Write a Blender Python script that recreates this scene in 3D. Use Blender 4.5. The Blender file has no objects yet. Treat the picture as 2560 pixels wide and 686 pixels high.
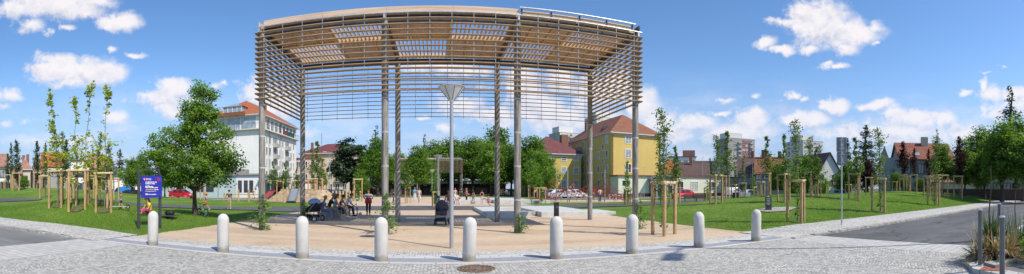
import bpy, bmesh, math, random
import numpy as np
from mathutils import Vector, Matrix, Euler
R = math.radians
rnd = random.Random(11)
sc = bpy.context.scene
col = sc.collection

# ------------------------------------------------------------------ survey
# The photo is a stitched panorama (about 141 degrees wide): eye height 1.6 m.
# World: X along the kerb, Y away across the square, camera over the origin.
RAD, HOR, EYE, YAW = 1040.0, 472.0, 1.6, 0.183

def az_of(px): return (px-1280.0)/RAD + YAW
def sstep(a, b, x):
    t = min(1, max(0, (x-a)/(b-a))); return t*t*(3-2*t)
MOUNDS = [(-17.3,15.3,3.9,3.0,.88), (-47,33,17,11,1.72), (25,22,8.5,6.5,.95), (42,21,9,6.5,.78), (62,23,18,9,1.0), (-30,21,7,4,.30)]
def ground_h(x, y):
    h = 0.0
    for (cx, cy, sx, sy, a) in MOUNDS:
        q = ((x-cx)/sx)**2 + ((y-cy)/sy)**2
        if q < 9: h += a*math.exp(-q*.75)
    h *= sstep(10.6, 14.5, y)
    h += .10*sstep(9.6, 11.5, abs(x))*sstep(9.9, 10.7, y)*(1-sstep(26, 34, y))
    h *= sstep(9.4, 11.8, abs(x))*(1-sstep(46, 56, y))
    return h
def at(px, py):
    """ground point seen at a surveyed photo position"""
    a = az_of(px); t = (HOR-py)/RAD
    sa, ca = math.sin(a), math.cos(a)
    d = 6.0
    while d < 160:
        if EYE + t*d <= ground_h(d*sa, d*ca): break
        d += .1
    return (d*sa, d*ca, ground_h(d*sa, d*ca), d)
def pol(px, d, z=None):
    a = az_of(px); x, y = d*math.sin(a), d*math.cos(a)
    return (x, y, ground_h(x, y) if z is None else z)
def zat(py, d): return EYE + (HOR-py)/RAD*d
def wid(npx, d): return npx/RAD*d

# ------------------------------------------------------------------ helpers
class MB:
    def __init__(s): s.v = []; s.f = []
    def add(s, vs, fs):
        o = len(s.v); s.v += [tuple(v) for v in vs]; s.f += [tuple(o+i for i in f) for f in fs]; return s
    def box(s, c, d, rz=0.0, rx=0.0, ry=0.0):
        M = Euler((rx, ry, rz)).to_matrix(); vs = []
        for z in (-.5, .5):
            for (x, y) in ((-.5,-.5),(.5,-.5),(.5,.5),(-.5,.5)):
                vs.append(Vector(c) + M @ Vector((x*d[0], y*d[1], z*d[2])))
        return s.add(vs, [(3,2,1,0),(4,5,6,7),(0,1,5,4),(1,2,6,5),(2,3,7,6),(3,0,4,7)])
    def bx(s, x0, x1, y0, y1, z0, z1): return s.box(((x0+x1)/2,(y0+y1)/2,(z0+z1)/2),(x1-x0,y1-y0,z1-z0))
    def cbox(s, c, d, b=.01, rz=0.0):
        """box with chamfered vertical and top edges"""
        hx, hy, z0, z1 = d[0]/2, d[1]/2, c[2]-d[2]/2, c[2]+d[2]/2
        def ring(i, z): return [(-hx+i+b*k0, -hy+i+b*k1, z) for k0, k1 in ()]
        loops = []
        for (ins, z) in ((0, z0), (0, z1-b), (b, z1)):
            x, y = hx-ins, hy-ins
            loops.append([(-x+b,-y,z),(x-b,-y,z),(x,-y+b,z),(x,y-b,z),(x-b,y,z),(-x+b,y,z),(-x,y-b,z),(-x,-y+b,z)])
        cr, sr = math.cos(rz), math.sin(rz)
        vs = [(c[0]+p[0]*cr-p[1]*sr, c[1]+p[0]*sr+p[1]*cr, p[2]) for l in loops for p in l]
        fs = [tuple(range(7,-1,-1)), tuple(range(16,24))]
        for k in range(2):
            for i in range(8):
                j = (i+1) % 8; fs.append((k*8+i, k*8+j, k*8+8+j, k*8+8+i))
        return s.add(vs, fs)
    def tube(s, pts, rs, n=8, cap=True):
        pts = [Vector(p) for p in pts]
        if not isinstance(rs, (list, tuple)): rs = [rs]*len(pts)
        o = len(s.v); vs = []; fs = []; u = None
        for i, p in enumerate(pts):
            t = (pts[min(i+1, len(pts)-1)] - pts[max(i-1, 0)])
            t = t.normalized() if t.length > 1e-9 else Vector((0,0,1))
            if u is None:
                u = t.cross(Vector((0,1,0)) if abs(t.y) < .9 else Vector((1,0,0))).normalized()
            else:
                u = (u - t*u.dot(t)); u = u.normalized() if u.length > 1e-6 else t.orthogonal().normalized()
            w = t.cross(u)
            for k in range(n):
                a = 2*math.pi*k/n
                vs.append(p + (u*math.cos(a) + w*math.sin(a))*rs[i])
        for i in range(len(pts)-1):
            for k in range(n):
                j = (k+1) % n
                fs.append((i*n+k, i*n+j, i*n+n+j, i*n+n+k))
        if cap:
            fs.append(tuple(range(n-1, -1, -1))); m = (len(pts)-1)*n
            fs.append(tuple(m+k for k in range(n)))
        return s.add(vs, fs)
    def lathe(s, prof, c=(0,0,0), n=20, cap=True):
        vs = []; fs = []
        for (r, z) in prof:
            for k in range(n):
                a = 2*math.pi*k/n; vs.append((c[0]+r*math.cos(a), c[1]+r*math.sin(a), c[2]+z))
        for i in range(len(prof)-1):
            for k in range(n):
                j = (k+1) % n; fs.append((i*n+k, i*n+j, i*n+n+j, i*n+n+k))
        if cap:
            fs.append(tuple(range(n-1,-1,-1))); m = (len(prof)-1)*n; fs.append(tuple(m+k for k in range(n)))
        return s.add(vs, fs)
    def prism(s, poly, z0, z1):
        n = len(poly)
        vs = [(p[0],p[1],z0) for p in poly] + [(p[0],p[1],z1) for p in poly]
        return s.add(vs, [tuple(range(n-1,-1,-1)), tuple(range(n,2*n))] + [(i,(i+1)%n,n+(i+1)%n,n+i) for i in range(n)])
    def extr(s, prof, y0, y1, axis='y', ins=0.0):
        """profile in (x,z) pulled along y"""
        n = len(prof)
        a = [(p[0], y0, p[1]) for p in prof]; b = [(p[0], y1, p[1]) for p in prof]
        return s.add(a+b, [tuple(range(n)), tuple(range(2*n-1,n-1,-1))] + [(i,n+i,n+(i+1)%n,(i+1)%n) for i in range(n)])
    def ball(s, c, r, n=10, m=7):
        if not isinstance(r, (list,tuple)): r = (r,r,r)
        vs = [(c[0],c[1],c[2]-r[2])]; fs = []
        for i in range(1, m):
            t = math.pi*i/m
            for k in range(n):
                a = 2*math.pi*k/n
                vs.append((c[0]+r[0]*math.sin(t)*math.cos(a), c[1]+r[1]*math.sin(t)*math.sin(a), c[2]-r[2]*math.cos(t)))
        vs.append((c[0],c[1],c[2]+r[2])); L = len(vs)-1
        for k in range(n):
            j = (k+1) % n
            fs.append((0, 1+j, 1+k)); fs.append((L, 1+(m-2)*n+k, 1+(m-2)*n+j))
            for i in range(m-2): fs.append((1+i*n+k, 1+i*n+j, 1+i*n+n+j, 1+i*n+n+k))
        return s.add(vs, fs)
    def torus(s, c, r, t, axis='y', n=20, m=6):
        pts = []
        for k in range(n+1):
            a = 2*math.pi*k/n; p, q = r*math.cos(a), r*math.sin(a)
            pts.append((c[0]+p, c[1], c[2]+q) if axis == 'y' else ((c[0], c[1]+p, c[2]+q) if axis == 'x' else (c[0]+p, c[1]+q, c[2])))
        return s.tube(pts, t, m, cap=False)
    def mesh(s, name, m, smooth=False):
        me = bpy.data.meshes.new(name); me.from_pydata(s.v, [], s.f); me.update()
        for k in (m if isinstance(m, (list, tuple)) else [m]):
            if k: me.materials.append(k)
        if smooth:
            me.polygons.foreach_set('use_smooth', [True]*len(me.polygons))
            try: me.set_sharp_from_angle(angle=R(40))
            except Exception: pass
        return me
    def build(s, name, m, parent=None, smooth=False):
        return link(name, s.mesh(name, m, smooth), parent)
def link(name, me, parent=None):
    o = bpy.data.objects.new(name, me); col.objects.link(o)
    if parent is not None: o.parent = parent
    return o
def tag(o, label=None, cat=None, group=None, kind=None):
    for k, v in (('label',label),('category',cat),('group',group),('kind',kind)):
        if v: o[k] = v
    return o
def thing(name, label, cat, loc=(0,0,0), rz=0.0, group=None, scale=1.0):
    o = bpy.data.objects.new(name, None); col.objects.link(o); o.empty_display_size = .2
    o.location = loc[:3]; o.rotation_euler = (0,0,rz); o.scale = (scale,)*3
    return tag(o, label, cat, group)
def copy_tree(src, label=None, loc=None, rz=None, scale=None, group=None):
    def rec(o, parent):
        c = o.copy(); col.objects.link(c)
        if parent is not None: c.parent = parent
        for ch in list(o.children): rec(ch, c)
        return c
    c = rec(src, None)
    if label: c['label'] = label
    if group: c['group'] = group
    if loc is not None: c.location = loc[:3]
    if rz is not None: c.rotation_euler = (0,0,rz)
    if scale is not None: c.scale = scale if isinstance(scale,(tuple,list)) else (scale,)*3
    return c

# ------------------------------------------------------------------ materials
def nodes(m):
    nt = m.node_tree; return nt, nt.nodes, nt.links
def mat(name, c, rough=.75, var=.12, scale=6.0, bump=0.0, metal=0.0, spec=.35, c2=None, detail=5.0, stretch=None, fac=(.35,.65)):
    m = bpy.data.materials.new(name); m.use_nodes = True
    nt, N, L = nodes(m); b = N['Principled BSDF']
    b.inputs['Roughness'].default_value = rough; b.inputs['Metallic'].default_value = metal
    b.inputs['Specular IOR Level'].default_value = spec
    c = tuple(c); a2 = tuple(c2) if c2 else tuple(x*(1-var*1.6) for x in c); a1 = tuple(min(1,x*(1+var)) for x in c) if not c2 else c
    tc = N.new('ShaderNodeTexCoord'); no = N.new('ShaderNodeTexNoise'); no.inputs['Scale'].default_value = scale; no.inputs['Detail'].default_value = detail
    no.inputs['Roughness'].default_value = .6
    src = tc.outputs['Object']
    if stretch:
        mp = N.new('ShaderNodeMapping'); mp.inputs['Scale'].default_value = stretch; L.new(src, mp.inputs['Vector']); src = mp.outputs['Vector']
    L.new(src, no.inputs['Vector'])
    r = N.new('ShaderNodeValToRGB'); r.color_ramp.elements[0].position = fac[0]; r.color_ramp.elements[1].position = fac[1]
    r.color_ramp.elements[0].color = (*a2,1); r.color_ramp.elements[1].color = (*a1,1)
    L.new(no.outputs['Fac'], r.inputs['Fac']); L.new(r.outputs['Color'], b.inputs['Base Color'])
    if bump:
        bp = N.new('ShaderNodeBump'); bp.inputs['Strength'].default_value = bump; bp.inputs['Distance'].default_value = .02
        L.new(no.outputs['Fac'], bp.inputs['Height']); L.new(bp.outputs['Normal'], b.inputs['Normal'])
    return m
def ramp(N, L, src, stops):
    r = N.new('ShaderNodeValToRGB'); e = r.color_ramp.elements
    while len(e) < len(stops): e.new(.5)
    for k, (p, c) in enumerate(stops): e[k].position = p; e[k].color = (*c, 1)
    L.new(src, r.inputs['Fac']); return r.outputs['Color']
def noise(N, L, vec, scale, detail=4.0, rough=.55):
    n = N.new('ShaderNodeTexNoise'); n.inputs['Scale'].default_value = scale; n.inputs['Detail'].default_value = detail; n.inputs['Roughness'].default_value = rough
    if vec is not None: L.new(vec, n.inputs['Vector'])
    return n.outputs['Fac']
def mixc(N, L, fac, a, b, mode='MIX'):
    x = N.new('ShaderNodeMix'); x.data_type = 'RGBA'; x.blend_type = mode
    for sock, v in ((x.inputs[0], fac), (x.inputs[6], a), (x.inputs[7], b)):
        if isinstance(v, (int, float)): sock.default_value = v
        elif isinstance(v, tuple): sock.default_value = (*v, 1)
        else: L.new(v, sock)
    return x.outputs[2]
def math_n(N, L, op, a, b=None, c=None, clamp=False):
    x = N.new('ShaderNodeMath'); x.operation = op; x.use_clamp = clamp
    for i, v in enumerate((a, b, c)):
        if v is None: continue
        if isinstance(v, (int, float)): x.inputs[i].default_value = v
        else: L.new(v, x.inputs[i])
    return x.outputs[0]
def base_mat(name, rough=.9, spec=.25):
    m = bpy.data.materials.new(name); m.use_nodes = True; nt, N, L = nodes(m); b = N['Principled BSDF']
    b.inputs['Roughness'].default_value = rough; b.inputs['Specular IOR Level'].default_value = spec
    g = N.new('ShaderNodeNewGeometry')
    return m, N, L, b, g.outputs['Position']
def bump_in(N, L, b, h, strength=.5, dist=.02):
    p = N.new('ShaderNodeBump'); p.inputs['Strength'].default_value = strength; p.inputs['Distance'].default_value = dist
    L.new(h, p.inputs['Height']); L.new(p.outputs['Normal'], b.inputs['Normal'])

def grass_mat():
    m, N, L, b, P = base_mat('lawn_grass', .9, .15)
    big = noise(N, L, P, .22, 4); mid = noise(N, L, P, 1.6, 5); fine = noise(N, L, P, 22, 3, .7)
    c1 = ramp(N, L, big, [(.3,(.095,.175,.02)), (.55,(.14,.245,.032)), (.75,(.21,.305,.06))])
    c2 = ramp(N, L, mid, [(.3,(.10,.185,.022)), (.7,(.18,.28,.048))])
    c = mixc(N, L, .5, c1, c2)
    c = mixc(N, L, .55, c, ramp(N, L, fine, [(.3,(.35,.42,.3)), (.7,(1.25,1.2,1.0))]), 'MULTIPLY')
    dry = noise(N, L, P, .42, 6, .7); c = mixc(N, L, math_n(N, L, 'MULTIPLY', ramp(N, L, dry, [(.50,(0,0,0)), (.68,(1,1,1))]), .55), c, (.26,.27,.075))
    worn = noise(N, L, P, .8, 5, .7); c = mixc(N, L, math_n(N, L, 'MULTIPLY', ramp(N, L, worn, [(.63,(0,0,0)), (.72,(1,1,1))]), .5), c, (.21,.17,.09))
    dk = noise(N, L, P, .28, 3, .6); c = mixc(N, L, .8, c, ramp(N, L, dk, [(.36,(.66,.74,.7)), (.55,(1,1,1))]), 'MULTIPLY')
    # far terrain turns to a dull mix of gardens and streets
    sx = N.new('ShaderNodeSeparateXYZ'); L.new(P, sx.inputs[0])
    far = math_n(N, L, 'SMOOTH_MIN', 1.0, math_n(N, L, 'MULTIPLY', math_n(N, L, 'MAXIMUM', math_n(N, L, 'SUBTRACT', sx.outputs[1], 70.0), 0.0), .04), .01)
    c = mixc(N, L, far, c, mixc(N, L, mid, (.14,.15,.10), (.07,.10,.045)))
    L.new(c, b.inputs['Base Color']); bump_in(N, L, b, fine, .9, .05)
    return m
def cobble_mat(name, base, dark, sc_=9.0, fan=True):
    m, N, L, b, P = base_mat(name, .75, .3)
    vec = P
    if fan:   # setts laid in overlapping arcs
        s = N.new('ShaderNodeSeparateXYZ'); L.new(P, s.inputs[0])
        bow = math_n(N, L, 'MULTIPLY', math_n(N, L, 'SINE', math_n(N, L, 'MULTIPLY', s.outputs[0], 3.6)), .16)
        cx = N.new('ShaderNodeCombineXYZ'); L.new(s.outputs[0], cx.inputs[0]); L.new(math_n(N, L, 'ADD', s.outputs[1], bow), cx.inputs[1])
        vec = cx.outputs[0]
    v = N.new('ShaderNodeTexVoronoi'); v.feature = 'DISTANCE_TO_EDGE'; v.inputs['Scale'].default_value = sc_; v.inputs['Randomness'].default_value = .45; L.new(vec, v.inputs['Vector'])
    v2 = N.new('ShaderNodeTexVoronoi'); v2.inputs['Scale'].default_value = sc_; v2.inputs['Randomness'].default_value = .45; L.new(vec, v2.inputs['Vector'])
    sv = N.new('ShaderNodeSeparateColor'); L.new(v2.outputs['Color'], sv.inputs[0])
    stone = ramp(N, L, sv.outputs[0], [(0,tuple(x*.66 for x in base)), (.5,base), (1,tuple(min(1,x*1.22) for x in base))])
    joint = ramp(N, L, v.outputs['Distance'], [(.02,(0,0,0)), (.10,(1,1,1))])
    patch = ramp(N, L, noise(N, L, P, .55, 4), [(.3,(.86,.86,.84)), (.7,(1.08,1.07,1.05))])
    c = mixc(N, L, joint, dark, stone); c = mixc(N, L, .8, c, patch, 'MULTIPLY')
    holes = ramp(N, L, noise(N, L, vec, 5.5, 3, .7), [(.60,(1,1,1)), (.70,(.3,.3,.31))]) if fan else None
    if holes: c = mixc(N, L, .75, c, holes, 'MULTIPLY')
    L.new(c, b.inputs['Base Color'])
    h = math_n(N, L, 'MINIMUM', v.outputs['Distance'], .25); bump_in(N, L, b, h, .8, .05)
    return m
def asphalt_mat(name, c0, patch=.25):
    m, N, L, b, P = base_mat(name, .85, .3)
    f = noise(N, L, P, 60, 3, .7); g = noise(N, L, P, .35, 5, .6)
    c = mixc(N, L, patch, ramp(N, L, f, [(.3,tuple(x*.75 for x in c0)), (.7,tuple(x*1.25 for x in c0))]), ramp(N, L, g, [(.35,tuple(x*.6 for x in c0)), (.65,tuple(x*1.5 for x in c0))]))
    mp = N.new('ShaderNodeMapping'); mp.inputs['Scale'].default_value = (.06,1.1,1); L.new(P, mp.inputs['Vector'])
    tr = noise(N, L, mp.outputs['Vector'], 1.0, 4, .6)
    c = mixc(N, L, .7, c, ramp(N, L, tr, [(.35,(.74,.74,.75)), (.62,(1.18,1.17,1.14))]), 'MULTIPLY')
    wp = N.new('ShaderNodeVectorMath'); wp.operation = 'MULTIPLY_ADD'; nn = N.new('ShaderNodeTexNoise'); nn.inputs['Scale'].default_value = 1.3; nn.inputs['Detail'].default_value = 4; L.new(P, nn.inputs['Vector']); L.new(nn.outputs['Color'], wp.inputs[0]); wp.inputs[1].default_value = (1.6,1.6,0); L.new(P, wp.inputs[2])
    vc = N.new('ShaderNodeTexVoronoi'); vc.feature = 'DISTANCE_TO_EDGE'; vc.inputs['Scale'].default_value = .28; L.new(wp.outputs[0], vc.inputs['Vector'])
    c = mixc(N, L, 1.0, c, ramp(N, L, vc.outputs['Distance'], [(.004,(.45,.45,.45)), (.012,(1,1,1))]), 'MULTIPLY')
    st = noise(N, L, P, .9, 2, .4); c = mixc(N, L, .8, c, ramp(N, L, st, [(.66,(1,1,1)), (.72,(.62,.61,.6))]), 'MULTIPLY')
    L.new(c, b.inputs['Base Color']); bump_in(N, L, b, f, .4, .01); return m
def sand_mat():
    m, N, L, b, P = base_mat('sandy_gravel', .95, .1)
    f = noise(N, L, P, 45, 3, .8); g = noise(N, L, P, .5, 6, .65); k = noise(N, L, P, 4, 4, .7)
    c = ramp(N, L, f, [(.28,(.40,.30,.205)), (.5,(.56,.445,.33)), (.75,(.68,.565,.44))])
    c = mixc(N, L, .75, c, ramp(N, L, g, [(.3,(.88,.87,.84)), (.7,(1.08,1.05,1.02))]), 'MULTIPLY')
    c = mixc(N, L, .5, c, ramp(N, L, k, [(.3,(.85,.85,.84)), (.7,(1.1,1.08,1.05))]), 'MULTIPLY')
    mp = N.new('ShaderNodeMapping'); mp.inputs['Scale'].default_value = (.16,.9,1); mp.inputs['Rotation'].default_value = (0,0,.5); L.new(P, mp.inputs['Vector'])
    c = mixc(N, L, .8, c, ramp(N, L, noise(N, L, mp.outputs['Vector'], .8, 5, .6), [(.34,(.80,.79,.77)), (.5,(1,1,1)), (.68,(1.10,1.09,1.07))]), 'MULTIPLY')
    damp = noise(N, L, P, .33, 3, .5); c = mixc(N, L, .8, c, ramp(N, L, damp, [(.60,(1,1,1)), (.70,(.80,.77,.73))]), 'MULTIPLY')
    peb = N.new('ShaderNodeTexVoronoi'); peb.inputs['Scale'].default_value = 7; L.new(P, peb.inputs['Vector'])
    c = mixc(N, L, .8, c, ramp(N, L, peb.outputs['Distance'], [(.05,(.45,.42,.36)), (.09,(1,1,1))]), 'MULTIPLY')
    L.new(c, b.inputs['Base Color']); bump_in(N, L, b, f, .6, .02); return m
def slab_mat(name, c0, size=(1.0, .5), gap=.012, dark=.5):
    m, N, L, b, P = base_mat(name, .8, .3)
    br = N.new('ShaderNodeTexBrick'); br.inputs['Scale'].default_value = 1; br.inputs['Brick Width'].default_value = size[0]; br.inputs['Row Height'].default_value = size[1]
    br.inputs['Mortar Size'].default_value = gap; L.new(P, br.inputs['Vector'])
    br.inputs['Color1'].default_value = (*c0,1); br.inputs['Color2'].default_value = (*[x*.86 for x in c0],1); br.inputs['Mortar'].default_value = (*[x*dark for x in c0],1)
    c = mixc(N, L, .5, br.outputs['Color'], ramp(N, L, noise(N, L, P, 7, 5, .7), [(.3,(.8,.8,.8)), (.7,(1.15,1.14,1.12))]), 'MULTIPLY')
    L.new(c, b.inputs['Base Color']); return m
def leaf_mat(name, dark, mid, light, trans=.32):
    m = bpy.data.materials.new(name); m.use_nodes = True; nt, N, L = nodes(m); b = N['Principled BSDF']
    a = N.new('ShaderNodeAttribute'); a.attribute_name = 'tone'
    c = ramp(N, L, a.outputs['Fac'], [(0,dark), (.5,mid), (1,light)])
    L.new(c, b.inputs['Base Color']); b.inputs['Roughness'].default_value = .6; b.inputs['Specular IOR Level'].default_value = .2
    t = N.new('ShaderNodeBsdfTranslucent'); L.new(mixc(N, L, 1.0, c, (1.5,1.7,.7), 'MULTIPLY'), t.inputs['Color'])
    mx = N.new('ShaderNodeMixShader'); mx.inputs[0].default_value = trans
    L.new(b.outputs[0], mx.inputs[1]); L.new(t.outputs[0], mx.inputs[2]); L.new(mx.outputs[0], N['Material Output'].inputs['Surface'])
    return m
def glass_mat(name, c=(.03,.04,.05), rough=.08):
    m = mat(name, c, rough, .25, 1.3, spec=.9); return m
def tile_mat(name, c):
    m = bpy.data.materials.new(name); m.use_nodes = True; nt, N, L = nodes(m); b = N['Principled BSDF']; b.inputs['Roughness'].default_value = .8
    tc = N.new('ShaderNodeTexCoord')
    w = N.new('ShaderNodeTexWave'); w.bands_direction = 'Z'; w.inputs['Scale'].default_value = 1.1; w.inputs['Distortion'].default_value = .4; L.new(tc.outputs['Object'], w.inputs['Vector'])
    n = noise(N, L, tc.outputs['Object'], 1.2, 6, .7); n2 = noise(N, L, tc.outputs['Object'], 9, 3, .7)
    cc = ramp(N, L, n, [(.3,tuple(x*.68 for x in c)), (.7,tuple(x*1.22 for x in c))])
    cc = mixc(N, L, .5, cc, ramp(N, L, n2, [(.3,(.6,.6,.6)), (.7,(1.2,1.15,1.1))]), 'MULTIPLY')
    cc = mixc(N, L, .45, cc, ramp(N, L, w.outputs['Fac'], [(.1,(.45,.45,.45)), (.5,(1,1,1))]), 'MULTIPLY')
    L.new(cc, b.inputs['Base Color']); return m
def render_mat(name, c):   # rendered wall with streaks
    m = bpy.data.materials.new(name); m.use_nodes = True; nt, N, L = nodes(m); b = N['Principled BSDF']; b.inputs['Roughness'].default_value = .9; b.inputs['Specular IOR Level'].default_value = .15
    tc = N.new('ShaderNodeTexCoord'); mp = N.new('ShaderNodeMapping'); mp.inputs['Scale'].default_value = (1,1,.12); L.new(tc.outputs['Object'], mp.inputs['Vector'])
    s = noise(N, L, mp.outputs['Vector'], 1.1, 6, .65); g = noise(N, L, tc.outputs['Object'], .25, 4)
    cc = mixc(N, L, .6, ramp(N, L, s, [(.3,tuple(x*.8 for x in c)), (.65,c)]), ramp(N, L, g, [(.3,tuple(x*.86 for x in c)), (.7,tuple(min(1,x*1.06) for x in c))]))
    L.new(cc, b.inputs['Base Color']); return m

M = {}
M['grass'] = grass_mat()
M['cobble'] = cobble_mat('grey_setts', (.48,.465,.43), (.25,.24,.22), 13)
M['mosaic'] = cobble_mat('pale_mosaic_setts', (.565,.545,.505), (.30,.29,.27), 14, False)
M['asphalt_l'] = asphalt_mat('worn_asphalt', (.19,.19,.185))
M['asphalt'] = asphalt_mat('street_asphalt', (.115,.115,.115))
M['path'] = asphalt_mat('path_asphalt', (.105,.105,.11), .15)
M['sand'] = sand_mat()
M['band'] = slab_mat('pale_granite_band', (.52,.505,.475), (.5,.25))
M['kerbtop'] = slab_mat('pale_kerb_granite', (.56,.54,.50), (1.0,.9))
M['slab'] = slab_mat('pale_paving_slabs', (.58,.57,.54), (.5,.42))
M['tile'] = slab_mat('blue_grey_tactile_tiles', (.34,.355,.40), (.1,.1), .008, .7)
M['brick_pave'] = slab_mat('red_brick_paving', (.36,.13,.09), (.2,.1), .01)
M['kerbside'] = mat('kerb_granite', (.36,.34,.305), .85, .25, 5, .3)
M['concrete'] = mat('smooth_pale_concrete', (.52,.52,.50), .85, .06, 3, .1)
M['bollard_plain'] = mat('speckled_white_concrete', (.57,.555,.515), .85, .05, 60, .1, detail=3)
M['wood'] = mat('weathered_larch', (.36,.25,.15), .8, .25, 5, .2, stretch=(.4,6,6))
M['wood_y'] = mat('larch_slats', (.64,.44,.255), .8, .22, 4, .2, stretch=(6,.4,6))
M['fascia'] = mat('bleached_fascia_board', (.62,.46,.34), .8, .14, 2, .1, stretch=(.25,4,6))
M['steel'] = mat('galvanised_steel', (.52,.55,.56), .42, .15, 8, metal=.55)
M['dsteel'] = mat('dark_steel', (.07,.07,.075), .55, .2, 6)
M['column'] = mat('weathered_grey_column', (.26,.245,.22), .85, .32, 3, .3, stretch=(5,5,.5))
M['band_grey'] = mat('column_joint_band', (.44,.43,.41), .8, .2, 9)
M['stake'] = mat('turned_pine_stake', (.47,.315,.15), .75, .22, 4, .15, stretch=(4,4,.5))
M['stake_end'] = mat('pale_pine_rail', (.58,.44,.25), .75, .18, 4, .15)
M['rubber'] = mat('black_rubber', (.018,.018,.02), .8, .2)
M['bark'] = mat('rough_bark', (.085,.065,.048), .95, .4, 5, .8, stretch=(3,3,.6))
M['ybark'] = mat('young_grey_bark', (.20,.175,.14), .9, .3, 9, .3)
M['lampgrey'] = mat('painted_lamp_grey', (.36,.37,.375), .45, .08, 3, metal=.2)
M['shade'] = mat('matt_lamp_shade', (.60,.60,.58), .5, .08, 3)
M['lampglass'] = mat('frosted_lamp_glass', (.55,.56,.55), .35, .05, 3)
M['postgrey'] = mat('dark_grey_post_paint', (.15,.155,.16), .5, .12, 5)
M['charcoal'] = mat('charcoal_steel', (.055,.06,.07), .5, .15, 5)
M['signblue'] = mat('sign_blue', (.028,.035,.36), .4, .05, 3)
M['white'] = mat('white_paint', (.78,.78,.76), .6, .06, 4)
M['offwhite'] = mat('offwhite_plastic', (.66,.66,.64), .6, .06, 4)
M['yellowtext'] = mat('yellow_lettering', (.75,.66,.25), .6, .05, 4)
M['redpaint'] = mat('red_paint', (.50,.02,.02), .45, .1, 4)
M['black'] = mat('matt_black_panel', (.014,.014,.016), .6, .2, 4)
M['grey'] = mat('grey_back_plate', (.20,.22,.235), .5, .1, 4, metal=.2)
M['glass'] = glass_mat('window_glass', (.05,.06,.075))
M['glass_b'] = glass_mat('blue_loggia_glass', (.30,.36,.42), .15)
M['curtain'] = mat('curtained_glass', (.32,.34,.36), .3, .4, 1.5, spec=.8)
M['rust'] = mat('rusty_cast_iron', (.21,.15,.105), .85, .45, 18, .6)
M['hot_leaf'] = None
L_ = lambda *a: leaf_mat(*a)
M['lime'] = L_('lime_leaves', (.045,.10,.015), (.155,.265,.04), (.32,.44,.09), .48)
M['park'] = L_('park_leaves', (.036,.08,.016), (.12,.205,.036), (.25,.345,.075), .48)
M['bright'] = L_('bright_leaves', (.045,.10,.012), (.12,.22,.028), (.22,.34,.05), .42)
M['pine'] = L_('pine_needles', (.016,.032,.018), (.042,.07,.036), (.09,.13,.065), .2)
M['blue'] = L_('bluish_poplar_leaves', (.03,.06,.025), (.075,.125,.06), (.16,.21,.125))
M['tulip'] = L_('yellow_green_leaves', (.14,.18,.012), (.33,.38,.03), (.55,.56,.06), .4)
M['young'] = L_('young_tree_leaves', (.045,.085,.012), (.11,.18,.03), (.24,.31,.07))
M['purple'] = L_('purple_leaves', (.015,.008,.010), (.045,.02,.024), (.10,.05,.05))
M['grassblade'] = L_('grass_blades', (.095,.175,.02), (.155,.265,.036), (.25,.35,.08), .4)
M['dry'] = L_('dry_yucca_leaves', (.16,.11,.055), (.42,.31,.18), (.66,.54,.36), .2)
M['yucca'] = L_('grey_green_blades', (.03,.06,.03), (.08,.13,.06), (.17,.23,.11), .15)

def bollard_mat():
    m = bpy.data.materials.new('speckled_bollard_concrete'); m.use_nodes = True; nt, N, L = nodes(m); b = N['Principled BSDF']; b.inputs['Roughness'].default_value = .88; b.inputs['Specular IOR Level'].default_value = .1
    tc = N.new('ShaderNodeTexCoord'); oi = N.new('ShaderNodeObjectInfo'); P0 = tc.outputs['Object']; ad = N.new('ShaderNodeVectorMath'); ad.operation = 'MULTIPLY_ADD'; L.new(oi.outputs['Random'], ad.inputs[0]); ad.inputs[1].default_value = (40,40,40); L.new(P0, ad.inputs[2]); P = ad.outputs[0]
    sx = N.new('ShaderNodeSeparateXYZ'); L.new(P0, sx.inputs[0])
    c = ramp(N, L, noise(N, L, P, 70, 3, .7), [(.3,(.50,.485,.45)), (.6,(.61,.595,.56))])
    c = mixc(N, L, .8, c, ramp(N, L, noise(N, L, P, 3.5, 5, .7), [(.32,(.88,.87,.85)), (.6,(1.03,1.03,1.02))]), 'MULTIPLY')
    mp = N.new('ShaderNodeMapping'); mp.inputs['Scale'].default_value = (9,9,.8); L.new(P, mp.inputs['Vector']); c = mixc(N, L, .5, c, ramp(N, L, noise(N, L, mp.outputs['Vector'], 1, 4, .6), [(.35,(.88,.87,.86)), (.6,(1,1,1))]), 'MULTIPLY')
    gz = math_n(N, L, 'ADD', sx.outputs[2], math_n(N, L, 'MULTIPLY', noise(N, L, P, 8, 3), -.18)); c = mixc(N, L, 1.0, c, ramp(N, L, gz, [(0.0,(.66,.63,.57)), (.08,(1,1,1))]), 'MULTIPLY')
    L.new(c, b.inputs['Base Color']); return m
M['bollard'] = bollard_mat()
# ================================================================== SETTING
def sheet(name, x0, x1, y0, y1, z, m, kind='structure'):
    o = MB().add([(x0,y0,z),(x1,y0,z),(x1,y1,z),(x0,y1,z)], [(0,1,2,3)]).build(name, m); o['kind'] = kind; return o
def lines(a, b, step, far, grow=1.35):
    r = list(np.arange(a, b+.01, step)); d = step; lo, hi = r[0], r[-1]
    while hi < far:
        d *= grow; hi += d; lo -= d; r.append(hi); r.insert(0, lo)
    return r
def terrain():
    xs = lines(-72, 86, 1.0, 3200); ys = lines(10, 62, 1.0, 3200)
    ys = [9.9, 10.3] + [y for y in ys if y > 10.5]
    mb = MB(); nx = len(xs)
    # the near edge stays clear of the paving; everything behind the camera is its own strip
    ys = [-3200, -400, -60] + ys
    for y in ys:
        for x in xs: mb.v.append((x, y, ground_h(x, y)-.02 if y > 0 else -.02))
    for j in range(len(ys)-1):
        for i in range(nx-1):
            a = j*nx+i; mb.f.append((a, a+1, a+nx+1, a+nx))
    o = mb.build('lawn', M['grass'], smooth=True); o['kind'] = 'structure'
terrain()
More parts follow.
